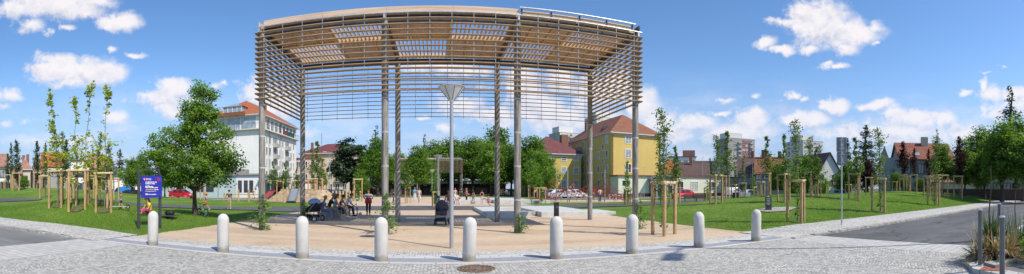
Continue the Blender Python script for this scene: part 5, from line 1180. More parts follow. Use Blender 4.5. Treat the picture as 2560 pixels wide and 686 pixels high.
# ================================================================== VEHICLES
def car_paint(n, c): return mat(n, c, .28, .04, 2, spec=.6)
M['c_red'] = car_paint('red_car_paint', (.50,.012,.02)); M['c_blue'] = car_paint('blue_van_paint', (.02,.20,.55)); M['c_white'] = car_paint('white_car_paint', (.75,.75,.75)); M['c_navy'] = car_paint('navy_car_paint', (.02,.03,.09)); M['c_silver'] = car_paint('silver_car_paint', (.45,.47,.5)); M['c_dark'] = car_paint('dark_car_paint', (.03,.03,.035))
M['c_glass'] = glass_mat('car_glass', (.02,.025,.03), .05); M['c_lamp'] = mat('clear_headlamp', (.7,.72,.74), .15, .05, 3); M['c_tail'] = mat('red_tail_lamp', (.4,.01,.01), .25, .05, 3); M['rim'] = mat('alloy_rim', (.5,.5,.51), .35, .1, 4, metal=.6)
_cars = {}
def car(kind, m, lab, loc, rz, name='parked_car', group='cars parked around the park', cat='car'):
    t = thing(name, lab, cat, loc, rz, group); w = .82
    if kind == 'van':
        low = [(-2.1,.28),(2.05,.28),(2.12,.55),(2.08,.95),(1.75,1.05),(1.2,1.12),(-2.08,1.12),(-2.12,.6)]; cab = [(-2.07,1.12),(1.15,1.12),(.65,1.72),(.3,1.83),(-1.95,1.83),(-2.05,1.7)]; ww = .8; wins = [(-.05,.95,1.18,1.66)]; wh = .31
    elif kind == 'sedan':
        low = [(-2.2,.3),(2.15,.28),(2.2,.5),(2.1,.72),(1.05,.93),(-1.5,.97),(-2.2,.9),(-2.25,.55)]; cab = [(-1.75,.95),(1.2,.92),(.35,1.38),(-.7,1.43),(-1.15,1.35)]; wins = [(-.95,-.2,.98,1.32),(-.1,.75,.96,1.32)]; wh = .31
    else:
        low = [(-1.85,.3),(1.85,.26),(1.93,.48),(1.8,.70),(.95,.92),(-1.75,.95),(-1.92,.75),(-1.92,.45)]; cab = [(-1.78,.94),(1.12,.9),(.3,1.40),(-.4,1.47),(-1.25,1.42),(-1.62,1.2)]; wins = [(-1.2,-.35,.97,1.34),(-.25,.7,.95,1.33)]; wh = .30
    if kind not in _cars:
        def loft(prof, w0, inset):
            mb = MB(); n = len(prof); cz = sum(p[1] for p in prof)/n; cx = sum(p[0] for p in prof)/n; rings = []
            zmin = min(p[1] for p in prof); zmax = max(p[1] for p in prof)
            for (yy, sh) in ((-w0,.93),(-w0+.07,1.0),(w0-.07,1.0),(w0,.93)):
                rings.append([(cx+(p[0]-cx)*sh, yy*(1-inset*(p[1]-zmin)/(zmax-zmin)), cz+(p[1]-cz)*sh) for p in prof])
            vs = [v for r_ in rings for v in r_]; fs = [tuple(range(n-1,-1,-1)), tuple(range(3*n,4*n))]
            for k in range(3):
                for i in range(n): fs.append((k*n+i, k*n+(i+1)%n, k*n+n+(i+1)%n, k*n+n+i))
            return mb.add(vs, fs)
        gl = []; zc0, zc1 = min(p[1] for p in cab), max(p[1] for p in cab)
        for (a, b_, z0, z1) in wins:
            for s in (-1, 1):
                y = lambda z: s*(w-.03)*(1-.22*(z-zc0)/(zc1-zc0))+s*.035; sh = .22*(z1-z0)
                q = [(a,y(z0),z0),(b_,y(z0),z0),(b_-(.28 if b_ > .5 else .03),y(z1),z1),(a+(.16 if a < -.9 else .03),y(z1),z1)]; gl.append(MB().add(q+[(v[0],v[1]-s*.03,v[2]) for v in q], [(0,1,2,3),(7,6,5,4),(0,4,5,1),(1,5,6,2),(2,6,7,3),(3,7,4,0)]))
        fr = [p for p in cab]
        f0, f1 = (cab[1], cab[2]); r0, r1 = (cab[-1], cab[-2]) if kind != 'sedan' else (cab[0], cab[-1])
        if kind == 'hatch': r0, r1 = cab[0], cab[-1]
        if kind == 'van': r0, r1 = (-2.07,1.2), (-2.05,1.68)
        for (p, q, o) in ((f0,f1,.02),(r0,r1,-.02)):
            ya = (w-.12)*(1-.22*(p[1]-zc0)/(zc1-zc0)); yb = (w-.14)*(1-.22*(q[1]-zc0)/(zc1-zc0)); lo = Vector((p[0],0,p[1])).lerp(Vector((q[0],0,q[1])),.12); hi = Vector((p[0],0,p[1])).lerp(Vector((q[0],0,q[1])),.92); o2 = .03
            gl.append(MB().add([(lo.x+o,-ya,lo.z+o2),(lo.x+o,ya,lo.z+o2),(hi.x+o,yb,hi.z+o2),(hi.x+o,-yb,hi.z+o2)], [(0,1,2,3)]))
        _cars[kind] = (loft(low, .84, .04), loft(cab, w-.03, .22), [q_.mesh('window', M['c_glass']) for q_ in gl], MB().torus((0,0,0),wh-.07,.075).mesh('tyre', M['rubber'], True), MB().lathe([(.0,-.06),(wh-.1,-.06),(wh-.08,.06),(.0,.075)], n=14).mesh('rim', M['rim'], True))
    lo, ca, gl, ty, ri = _cars[kind]; x0 = min(p[0] for p in low); x1 = max(p[0] for p in low)
    lo.build('body', m, t, True); ca.build('cabin', m, t, True); [link('window', q_, t) for q_ in gl]
    for x in (x0+.72, x1-.78):
        for s in (-1, 1):
            wl = link('wheel', ty, t); wl.location = (x, s*.76, wh); r_ = link('rim', ri, wl); r_.rotation_euler = (R(-90*s),0,0); r_.location = (0,s*.03,0)
    for s in (-1, 1):
        MB().cbox((x1-.1,s*.58,.66),(.14,.34,.15),.02).build('headlight', M['c_lamp'], t); MB().cbox((x0+.05,s*.66,.86),(.1,.2,.3),.02).build('tail_light', M['c_tail'], t); MB().cbox((.78,s*.93,1.0),(.12,.16,.12),.02).build('mirror', m, t)
    MB().cbox((x1+.0,0,.40),(.1,1.5,.16),.02).build('bumper', M['black'], t); MB().cbox((x0-.0,0,.45),(.1,1.5,.18),.02).build('bumper', M['black'], t); MB().bx(x1+.055,x1+.07,-.26,.26,.36,.47).build('number_plate', M['offwhite'], t); MB().bx(x0-.075,x0-.055,-.26,.26,.5,.61).build('number_plate', M['offwhite'], t)
    return t
def cpos(px, d, z=.03): a = pol(px, d, z); return a
car('hatch', M['c_red'], 'red hatchback parked in front of the mint building, left of the linden trunk', cpos(455,63.5), 0.05); car('van', M['c_blue'], 'bright blue van behind the lawn, left of the blue sign', cpos(306,66), math.pi+.1, 'parked_van', cat='van')
car('hatch', M['c_red'], 'red hatchback parked in front of the cream building on the right', cpos(1704,66), math.pi); car('hatch', M['c_red'], 'red car partly hidden by saplings before the pink flats', cpos(772,72), .4)
car('hatch', M['c_navy'], 'dark blue car behind the row of timber posts', cpos(826,74), .2); car('sedan', M['c_navy'], 'navy saloon right of the dark blue car behind the posts', cpos(850,78), .3)
car('sedan', M['c_silver'], 'pale saloon parked behind the red net, left', cpos(1396,66), .2); car('hatch', M['c_white'], 'white hatchback parked behind the red net, right', cpos(1438,68), .2)
car('sedan', M['c_dark'], 'dark saloon at the left end of the cars behind the red net', cpos(1366,70), .2); car('hatch', M['c_white'], 'small white car far off under the trees left of the willow sapling', cpos(1278,96), .2)
car('sedan', M['c_silver'], 'pale silver car half hidden behind the lawn near the terraced houses', cpos(1880,64), -.4); car('sedan', M['c_silver'], 'silver car parked by the gabled house door', cpos(2098,60), -.8)
car('van', M['c_white'], 'white van with side lettering at the end of the cream building', cpos(1836,84), -.3, 'parked_van', cat='van'); car('sedan', M['c_dark'], 'dark car between the blue van and the blue sign', cpos(334,63), .1)
# ================================================================== PEOPLE
SK = {'fair': mat('fair_skin', (.50,.29,.20), .6, .06, 5), 'tan': mat('tanned_skin', (.40,.20,.12), .6, .06, 5)}
HC = {'brown': mat('brown_hair', (.045,.022,.012), .6, .3, 20), 'dark': mat('dark_hair', (.012,.009,.008), .5, .3, 20), 'blond': mat('blond_hair', (.28,.17,.07), .6, .25, 20), 'auburn': mat('auburn_hair', (.10,.025,.012), .6, .3, 20), 'grey': mat('greying_hair', (.20,.18,.16), .7, .2, 20)}
CL = {}
def cloth(n, c):
    if n not in CL: CL[n] = mat(n+'_cloth', c, .85, .14, 9, .2)
    return CL[n]
def stripes(n, a, b_, sc_=9.0):
    if n in CL: return CL[n]
    m = bpy.data.materials.new(n+'_cloth'); m.use_nodes = True; nt, N, L = nodes(m); w = N.new('ShaderNodeTexWave'); w.bands_direction = 'Z'; w.inputs['Scale'].default_value = sc_; tc = N.new('ShaderNodeTexCoord'); L.new(tc.outputs['Object'], w.inputs['Vector'])
    L.new(ramp(N, L, w.outputs['Fac'], [(.45,a),(.55,b_)]), N['Principled BSDF'].inputs['Base Color']); N['Principled BSDF'].inputs['Roughness'].default_value = .9; CL[n] = m; return m
def skin_mesh(name, V, E, Rr, roots, m, sub=1):
    me = bpy.data.meshes.new(name+'_src'); me.from_pydata([tuple(v) for v in V], E, []); o = bpy.data.objects.new(name+'_src', me); col.objects.link(o)
    md = o.modifiers.new('s','SKIN'); md.use_smooth_shade = True; md.branch_smoothing = .4
    if sub: s = o.modifiers.new('u','SUBSURF'); s.levels = sub; s.render_levels = sub
    for i, r in enumerate(Rr):
        v = me.skin_vertices[0].data[i]; v.radius = r if isinstance(r, tuple) else (r, r); v.use_root = i in roots
    dg = bpy.context.evaluated_depsgraph_get(); dg.update(); out = bpy.data.meshes.new_from_object(o.evaluated_get(dg)); bpy.data.objects.remove(o); bpy.data.meshes.remove(me)
    out.materials.clear(); out.materials.append(m); out.name = name; out.polygons.foreach_set('use_smooth', [True]*len(out.polygons)); return out
def pose(**k):
    p = dict(pel=(0,0,.93), ch=(0,0,1.24), nk=(0,0,1.44), hd=(0,.015,1.595), LS=(-.175,0,1.395), RS=(.175,0,1.395), LE=(-.225,-.03,1.12), RE=(.225,-.03,1.12), LW=(-.235,.05,.875), RW=(.235,.05,.875),
             LH=(-.09,0,.90), RH=(.09,0,.90), LK=(-.10,.02,.49), RK=(.10,.02,.49), LA=(-.105,-.02,.08), RA=(.105,-.02,.08))
    p.update(k); return {a: Vector(b) for a, b in p.items()}
def walk(s=1.0, arm=1.0, **k):
    d = dict(LK=(-.10,.16*s,.50), LA=(-.10,.26*s,.10), RK=(.10,-.02,.48), RA=(.10,-.30*s,.13), LE=(-.23,-.13*arm,1.13), LW=(-.22,-.10*arm,.90), RE=(.23,.10*arm,1.13), RW=(.21,.26*arm,.96)); d.update(k); return pose(**d)
def sit(h=.45, lean=.0, **k):
    d = dict(pel=(0,0,h+.10), ch=(0,.02+lean*.5,h+.40), nk=(0,.04+lean,h+.60), hd=(0,.075+lean*1.25,h+.75), LS=(-.175,.03+lean*.9,h+.55), RS=(.175,.03+lean*.9,h+.55), LE=(-.23,.12+lean,h+.30), RE=(.23,.12+lean,h+.30), LW=(-.13,.34+lean*.5,h+.20), RW=(.13,.34+lean*.5,h+.20), LH=(-.09,.03,h+.09), RH=(.09,.03,h+.09), LK=(-.11,.45,h+.09), RK=(.11,.45,h+.09), LA=(-.11,.50,.08), RA=(.11,.50,.08)); d.update(k); return pose(**d)
def person(lab, loc, rz, H, P, top=None, bot=None, hair='brown', long_=0, sleeve=.55, leg=.97, skirt=None, shoes=None, skin='fair', child=False, hat=None, rot=None, group=None, dress=False):
    k = H/1.75; t = thing('person', lab, 'person', loc, rz, group, k)
    if rot: t.rotation_euler = rot
    hs = 1.28 if child else 1.0; V = []; E = []; Rr = []
    idx = {}
    def vx(n, p, r, par=None):
        V.append(Vector(p)); Rr.append(r); i = len(V)-1; idx[n] = i
        if par is not None: E.append((idx[par] if isinstance(par, str) else par, i))
        return i
    hd_, nk = P['hd'], P['nk']; up = (hd_-nk).normalized()
    vx('pel', P['pel'], (.145,.105)); vx('waist', P['pel'].lerp(P['ch'],.55), (.125,.09), 'pel'); vx('ch', P['ch'], (.15,.105), 'waist'); vx('nb', P['ch'].lerp(nk,.72), (.10,.075), 'ch'); vx('nk', nk+up*.02, .052, 'nb')
    vx('jaw', nk+up*.075*hs+Vector((0,.012,0)), .066*hs, 'nk'); vx('face', hd_+Vector((0,.005,0)), .092*hs, 'jaw'); vx('crown', hd_+up*.085*hs, .068*hs, 'face')
    for s in ('L','R'):
        sg = -1 if s == 'L' else 1; S_, El, W = P[s+'S'], P[s+'E'], P[s+'W']
        vx(s+'S', S_, .06, 'ch'); vx(s+'u', S_.lerp(El,.45), .047, s+'S'); vx(s+'E', El, .038, s+'u'); vx(s+'f', El.lerp(W,.4), .036, s+'E'); vx(s+'W', W, .025, s+'f')
        d = (W-El).normalized(); pm = W+d*.05; tip = W+d*.085; vx(s+'p', pm, (.036,.022), s+'W'); vx(s+'q', tip, (.036,.018), s+'p')
        vx(s+'H', P[s+'H'], .088, 'pel'); vx(s+'t', P[s+'H'].lerp(P[s+'K'],.45), .076, s+'H'); vx(s+'K', P[s+'K'], .053, s+'t'); vx(s+'c', P[s+'K'].lerp(P[s+'A'],.35), .052, s+'K'); vx(s+'A', P[s+'A'], .034, s+'c')
        ft = Vector((sg*.02,.10,-.045)) if P[s+'A'].z < .3 or True else None
        sh = (P[s+'K']-P[s+'A']).normalized(); fw = Vector((0,1,0)); fw = (fw - sh*fw.dot(sh)*.5).normalized()
        vx(s+'T', P[s+'A']+fw*.12+Vector((sg*.02,0,-.045)), (.038,.026), s+'A')
    roots = {0}
    for s in ('L','R'):    # four fingers and a thumb, curled a little
        sg = -1 if s == 'L' else 1; d = (P[s+'W']-P[s+'E']).normalized(); side = Vector((sg,0,0)); side = side-d*side.dot(d); n_ = side.cross(d).normalized() if side.length > .1 else Vector((1,0,0)); side = n_.cross(d).normalized(); base = P[s+'W']+d*.075
        pal = Vector((-sg,0,0)); pal = (pal-d*pal.dot(d)); pal = pal.normalized() if pal.length > .1 else n_
        for q, L in enumerate((.070,.080,.074,.056)):
            o_ = base+n_*(q-1.5)*.019; b0 = len(V); roots.add(b0); V.append(o_); Rr.append(.010); V.append(o_+d*L*.55+pal*.006); Rr.append(.0085); V.append(o_+d*L*.95+pal*.026); Rr.append(.007); E += [(b0,b0+1),(b0+1,b0+2)]
        o_ = P[s+'W']+d*.03+n_*.028; b0 = len(V); roots.add(b0); V.append(o_); Rr.append(.011); V.append(o_+n_*.022+d*.028+pal*.01); Rr.append(.0095); V.append(o_+n_*.026+d*.055+pal*.018); Rr.append(.008); E += [(b0,b0+1),(b0+1,b0+2)]
    link('body', skin_mesh('body', V, E, Rr, roots, SK[skin]), t)
    fwd = Vector((0,1,0)); fwd = (fwd-up*fwd.dot(up)).normalized(); rt = fwd.cross(up).normalized(); hc = hd_+up*.01
    def hp(a, b_, c): return tuple(hc+rt*a*hs+fwd*b_*hs+up*c*hs)
    for s in (-1, 1): MB().ball(hp(s*.033,.083,.012), .011*hs, 6, 5).build('eye', M['black'], t)
    MB().add([hp(-.014,.082,-.03), hp(.014,.082,-.03), hp(0,.112,-.026), hp(0,.088,.015)], [(0,2,3),(2,1,3),(0,1,2)]).build('nose', SK[skin], t)
    MB().box(hp(0,.083,-.058), (.044*hs,.012,.009)).build('mouth', M['redcloth'], t)
    MB().ball(hp(-.094,-.005,-.012), (.012,.02,.03), 6, 5).build('ear', SK[skin], t); MB().ball(hp(.094,-.005,-.012), (.012,.02,.03), 6, 5).build('ear', SK[skin], t)
    hm = MB(); q = Vector((0,0,0))
    vs = []; n_, m_ = 14, 8
    for i in range(m_+1):
        for j in range(n_):
            ph = (i/m_)*2.0; a = 2*math.pi*j/n_; f = math.cos(a)          # f = 1 towards the face
            phm = ph*(1.0 if f < .2 else 1-.52*(f-.2)/.8); r_ = .106+.006*math.sin(j*5+i*3); 
            vs.append(hp(r_*math.sin(phm)*math.sin(a), r_*math.sin(phm)*math.cos(a)*1.04-.006, r_*1.12*math.cos(phm)+.012))
    hm.add(vs, [(i*n_+j, i*n_+(j+1)%n_, (i+1)*n_+(j+1)%n_, (i+1)*n_+j) for i in range(m_) for j in range(n_)])
    if long_: hm.tube([hp(0,-.07,-.02), hp(0,-.085,-.10-long_*.3), hp(0,-.09,-.12-long_)], [.085*hs,.075*hs,.035*hs], 8)
    hm.build('hair', HC[hair], t, True)
    if hat:
        hh = MB(); c0 = Vector(hp(0,0,.045)); hh.lathe([(.165*hs,-.02),(.16*hs,-.005),(.115*hs,.0),(.11*hs,.06*hs),(.07*hs,.10*hs),(.01,.11*hs)], c=tuple(c0), n=16); hh.build('hat', hat, t, True)
    if top:
        TV = [P['pel']+Vector((0,0,.03)), P['pel'].lerp(P['ch'],.55), P['ch'], P['ch'].lerp(nk,.62)]; TE = [(0,1),(1,2),(2,3)]; TR = [(.165,.125),(.145,.11),(.17,.125),(.11,.09)]
        for s in ('L','R'):
            S_, El, W = P[s+'S'], P[s+'E'], P[s+'W']; b0 = len(TV); TV.append(S_); TR.append(.07); TE.append((2,b0))
            if sleeve > 0:
                if sleeve <= .6: TV.append(S_.lerp(El, sleeve/.6)); TR.append(.062); TE.append((b0,b0+1))
                else: TV.append(El); TR.append(.052); TE.append((b0,b0+1)); TV.append(El.lerp(W,(sleeve-.6)/.4)); TR.append(.046); TE.append((b0+1,b0+2))
        link('top', skin_mesh('top', TV, TE, TR, {0}, top), t)
    if skirt:
        a = P['pel']; kn = (P['LK']+P['RK'])/2; bt = a.lerp(kn, skirt) ; v0 = []; n_ = 18
        prof = [(.135,a+Vector((0,0,.10))),(.175,a),(.20,a.lerp(bt,.5)),(.225,bt)]
        for r_, c in prof:
            for j in range(n_): v0.append(c+Vector((math.cos(2*math.pi*j/n_)*r_*(1+.05*math.sin(j*3.1)), math.sin(2*math.pi*j/n_)*r_*.85, 0)))
        MB().add(v0, [(i*n_+j, i*n_+(j+1)%n_, (i+1)*n_+(j+1)%n_, (i+1)*n_+j) for i in range(3) for j in range(n_)]).build('skirt', bot, t, True)
    elif bot:
        BV = [P['pel']+Vector((0,0,.07)), P['pel']]; BE = [(0,1)]; BR = [(.15,.115),(.165,.125)]
        for s in ('L','R'):
            b0 = len(BV); Hh, K, A = P[s+'H'], P[s+'K'], P[s+'A']; BV += [Hh, Hh.lerp(K,.5)]; BR += [.10,.09]; BE += [(1,b0),(b0,b0+1)]
            if leg <= .5: BV.append(Hh.lerp(K, leg*2)); BR.append(.085); BE.append((b0+1,b0+2))
            else: BV += [K, K.lerp(A,(leg-.5)*2)]; BR += [.072,.064]; BE += [(b0+1,b0+2),(b0+2,b0+3)]
        link('trousers', skin_mesh('trousers', BV, BE, BR, {0}, bot), t)
    if shoes:
        for s in ('L','R'):
            sg = -1 if s == 'L' else 1; A = P[s+'A']; sh = (P[s+'K']-A).normalized(); fw = Vector((0,1,0)); fw = (fw-sh*fw.dot(sh)*.5).normalized()
            MB().tube([A-fw*.05+Vector((0,0,-.03)), A+fw*.06+Vector((sg*.01,0,-.035)), A+fw*.15+Vector((sg*.025,0,-.05))], [.045,.046,.03], 8).build('shoe', shoes, t, True)
    return t
W_ = cloth('white', (.70,.70,.68)); TQ = cloth('turquoise', (.03,.36,.48)); NV = cloth('navy', (.018,.03,.09)); JN = cloth('jeans', (.05,.10,.22)); BK = cloth('black', (.014,.014,.016)); RDc = cloth('red', (.55,.02,.015)); PK = cloth('pink', (.62,.22,.28)); ORc = cloth('orange', (.62,.16,.02)); YE = cloth('yellow', (.72,.55,.02)); TP = cloth('taupe', (.13,.085,.07)); KH = cloth('khaki', (.30,.25,.17)); BG = cloth('beige', (.45,.38,.27)); BLc = cloth('blue', (.13,.22,.42)); MG = cloth('magenta', (.42,.04,.13)); GG_ = cloth('greygreen', (.28,.30,.24)); LP = cloth('pale_pink', (.72,.50,.56)); RU = cloth('rust', (.38,.11,.04)); ST = stripes('striped', (.03,.05,.18), (.7,.7,.7), 7); ST2 = stripes('mono_striped', (.03,.03,.07), (.72,.72,.72), 6); DG = cloth('dark_grey', (.04,.045,.06)); SHW = cloth('pale_shoe', (.5,.5,.5)); SHD = cloth('dark_shoe', (.03,.028,.025))
def face(px, d, deg): return -az_of(px) + R(deg)   # rotation so that deg=0 walks away, 180 towards the camera, 90 left
def P_(px, base, H=None):
    x, y, z, d = at(px, base); return (x, y, z+.03 if abs(x) > 9.4 or y > 30 else z+.006), d
def put(lab, px, base, h_px, deg, P, **k):
    loc, d = P_(px, base); H = k.pop('H', None) or wid(h_px, d); return person(lab, loc, face(px, d, deg), H, P, **k)
# lawn on the left
put('boy in blue T-shirt and dark shorts pushing a scooter beside the left mound', 303, 525, 43, 80, walk(.9, LW=(-.12,.33,1.0), LE=(-.2,.10,1.15)), top=BLc, bot=NV, leg=.42, hair='blond', child=True, shoes=SHW)
loc, d = P_(376, 539); person('girl in yellow shirt and magenta trousers sitting on the grass behind the sign', (loc[0],loc[1],loc[2]+.02), face(376,d,120), 1.62, sit(.0, .12, LA=(-.16,.62,.06), RA=(.16,.60,.06), LK=(-.2,.40,.24), RK=(.2,.38,.24)), top=YE, bot=MG, hair='brown', long_=.22, sleeve=.4)
t = thing('picnic_blanket', 'dark blanket and bags on the grass right of the sitting girl', 'blanket', at(402,541)[:3], .3); MB().cbox((0,0,.03),(1.5,.9,.03),.01).build('blanket', M['charcoal'], t); MB().ball((.4,.1,.14),(.25,.18,.14)).build('bag', M['black'], t)
put('child in striped shirt, orange shorts and orange cap walking by the linden', 516, 527, 42, 75, walk(1.1), top=ST, bot=ORc, leg=.45, hair='blond', child=True, hat=ORc, shoes=SHW)
put('man in taupe T-shirt and beige shorts walking away near the playground', 573, 525, 50, 5, walk(.5, .8, LE=(-.27,-.02,1.16), LW=(-.33,.14,1.0)), top=TP, bot=BG, leg=.52, hair='brown', shoes=SHW)
# seated group under the pergola
def on_bench(t): return (-5.72+.55*t, 20.3+3.2*t, 0)
person('woman in blue top and rolled jeans leaning on the covered buggy', on_bench(.0), R(-80), 1.68, sit(.42,.1), top=BLc, bot=cloth('light_jeans', (.12,.2,.33)), leg=.86, hair='blond', skin='tan', sleeve=.5)
person('seated man in dark shirt, grey cap and khaki trousers in the bench group', on_bench(.25), R(-76), 1.80, sit(.42,.16), top=BK, bot=KH, hair='grey', hat=cloth('greycap', (.2,.17,.15)), shoes=SHW, sleeve=.5, skin='tan')
person('woman in turquoise vest and navy trousers seated in the middle of the bench group', on_bench(.50), R(-70), 1.78, sit(.42,.06), top=cloth('bright_turquoise', (.03,.38,.50)), bot=NV, hair='dark', long_=.12, sleeve=.0, shoes=SHD, skin='tan')
person('dark haired woman in a plum shirt seated beyond the woman in turquoise', on_bench(.72), R(-95), 1.70, sit(.42,.12), top=cloth('plum', (.20,.07,.14)), bot=KH, hair='dark', sleeve=.4, shoes=SHW, skin='tan')
person('man in pale shirt bending forward at the far end of the bench group', on_bench(.95), R(-72), 1.80, sit(.42,.24), top=W_, bot=DG, hair='dark', shoes=SHD, sleeve=.5, skin='tan')
t = thing('shoulder_bag', 'beige shoulder bag on the ground before the seated group', 'bag', (-4.75,20.9,0), .4); MB().cbox((0,0,.14),(.34,.16,.28),.04).build('bag', BG, t); MB().torus((0,0,.28),.12,.012,'y',14,5).build('strap', KH, t)
put('boy in rust coloured shirt standing against the bench group', 869, 541, 43, -75, pose(LW=(-.1,.25,1.0), RW=(.1,.28,1.05)), top=RU, bot=JN, hair='dark', child=True, shoes=SHD, skin='tan')
put('small child with turquoise sun hat and navy dungarees holding a scooter', 893, 538, 41, 80, pose(LW=(-.12,.30,1.0), LE=(-.2,.10,1.15), RW=(.12,.30,1.0), RE=(.2,.10,1.15)), top=W_, bot=NV, leg=.5, hair='blond', child=True, hat=cloth('turqhat', (.10,.48,.52)), shoes=SHW)
put('woman in striped cardigan and red top with black trousers walking towards the camera', 921, 540, 67, 172, walk(.45, .3, LW=(-.16,.16,1.06), RW=(.16,.16,1.06), LE=(-.30,-.02,1.15), RE=(.30,-.02,1.15)), top=ST2, bot=BK, hair='auburn', long_=.08, shoes=SHD, sleeve=.8)
_p = [o for o in col.objects if o.get('label','').startswith('woman in striped cardigan')][0]
o = MB().lathe([(.225,.80),(.235,.92),(.215,1.05),(.19,1.16)], n=18, cap=False).build('red_blouse', RDc, _p, True); o.scale = (1,.8,1)
# mother at the pram, far walkers, platform group
put('woman in orange top and white trousers behind the dark pram and lamp post', 1123, 556, 84, 150, walk(.3,.3, LW=(-.15,.35,1.02), RW=(.15,.35,1.02)), top=RU, bot=W_, hair='brown', sleeve=.1, skin='tan', shoes=SHD)
G2 = None
put('woman in turquoise top and white trousers walking away on the plaza', 1037, 505, 36, 10, walk(.3,.3), top=TQ, bot=W_, hair='grey', shoes=SHW, sleeve=.8)
put('woman in white sleeveless top and capri trousers, walking on the plaza', 1048, 509, 39, -15, walk(.6,.5), top=W_, bot=W_, leg=.6, hair='auburn', sleeve=.05, shoes=SHW)
put('elderly woman in pink jacket and black trousers standing on the far platform', 1166, 510, 39, -70, pose(LW=(-.15,.22,1.05), RW=(.15,.22,1.05)), top=PK, bot=BK, hair='blond', sleeve=.95, shoes=SHD)
put('woman in grey green dress kneeling on the far platform', 1183, 512, 27, 150, pose(pel=(0,-.05,.50), ch=(0,.02,.80), nk=(0,.06,.99), hd=(0,.09,1.14), LS=(-.17,.04,.95), RS=(.17,.04,.95), LE=(-.28,.05,.85), RE=(.22,.1,.7), LW=(-.2,.1,1.08), RW=(.2,.25,.52), LH=(-.09,-.03,.48), RH=(.09,-.03,.48), LK=(-.12,.28,.12), RK=(.12,.28,.12), LA=(-.12,-.12,.08), RA=(.12,-.12,.08)), H=1.66, top=GG_, bot=GG_, skirt=.7, hair='brown', sleeve=.1)
put('girl in black vest and pink shorts seen from behind on the far platform', 1205, 511, 35, 0, pose(), top=BK, bot=LP, leg=.42, hair='dark', child=True, sleeve=0, shoes=MG)
put('child in red shirt running past the third rear column', 1221, 521, 34, 60, walk(1.3, LA=(-.1,-.42,.36), LK=(-.1,.0,.52)), top=RDc, bot=RDc, leg=.35, hair='brown', child=True, sleeve=.3)
put('small child in pale clothes stooping right of the third rear column', 1243, 508, 20, 90, pose(ch=(0,.10,1.18), nk=(0,.2,1.34), hd=(0,.28,1.47)), top=LP, bot=LP, leg=.4, hair='blond', child=True)
put('person in red and white top standing far behind the lamp', 1138, 504, 34, 200, pose(), top=stripes('redwhite', (.5,.04,.06), (.7,.68,.66), 8), bot=W_, hair='brown', shoes=SHW); put('seated person in white with bare legs behind the lamp post', 1141, 512, 0, 200, sit(.4), H=1.62, top=W_, bot=LP, leg=.45, hair='blond', shoes=SHD)
put('child in red sitting beside the people behind the lamp', 1148, 508, 0, 160, sit(.3), H=1.2, top=RDc, bot=W_, leg=.4, hair='blond', child=True); put('distant man in navy by the far pergola column', 1153, 494, 26, 180, pose(), H=1.75, top=NV, bot=DG, hair='dark', shoes=SHD)
put('distant person in dark blue near the second rear column with a pushchair', 984, 508, 30, 100, walk(.4), top=NV, bot=DG, hair='dark', shoes=SHD)
# right
x, y, z = pol(1434,50); person('child in red standing high on the climbing net', (x,y,zat(481,50)), face(1434,50,100), wid(27,50), walk(.5, LW=(-.2,.3,1.2)), top=RDc, bot=LP, leg=.35, hair='dark', child=True)
x, y, z = pol(1424,51); person('child in white crouched on the net beside the red child', (x,y,zat(478,51)), face(1424,50,-60), 1.15, sit(.25,.1), top=W_, bot=DG, hair='brown', child=True); x, y, z = pol(1484,52); person('child in pale shirt sitting in the right part of the net', (x,y,zat(492,52)), face(1484,50,190), 1.2, sit(.3,.05), top=W_, bot=BLc, hair='blond', child=True)
x, y, z = pol(1377,47); person('small child climbing low at the left end of the net', (x,y,.03), face(1377,47,-60), 1.05, walk(.9), top=LP, bot=DG, leg=.45, hair='brown', child=True)
put('man in pale pink shirt and jeans standing right of the net', 1500, 508, 39, 20, pose(LW=(-.2,.12,.95)), top=cloth('palepink', (.68,.52,.56)), bot=JN, hair='brown', shoes=SHW)
x, y, z, d = at(2366,488); person('sunbather in white and pink lying on the lawn at the right', (x-.55,y+.4,z+.16), 0, 1.68, pose(LE=(-.28,0,1.15), RE=(.28,0,1.15)), top=W_, bot=MG, leg=.4, hair='dark', rot=(R(-84),0,R(-62)), sleeve=.1)
x, y, z = pol(634,46); person('child in white climbing the ramp of the sandy mound', (x,y,.55), face(634,46,-80), 1.15, walk(.7, ch=(0,.12,1.20), nk=(0,.22,1.38), hd=(0,.28,1.52)), top=W_, bot=PK, leg=.45, hair='blond', child=True); x, y, z = pol(624,47); person('second child behind the ramp of the sandy mound', (x,y,.2), face(624,46,-80), 1.1, walk(.7), top=LP, bot=DG, leg=.5, hair='brown', child=True)
x, y, z = pol(803,60); person('child in red and white standing among the stakes before the pink flats', (x,y,z), face(803,60,180), 1.5, pose(), top=CL['redwhite'], bot=DG, hair='dark', shoes=SHD)
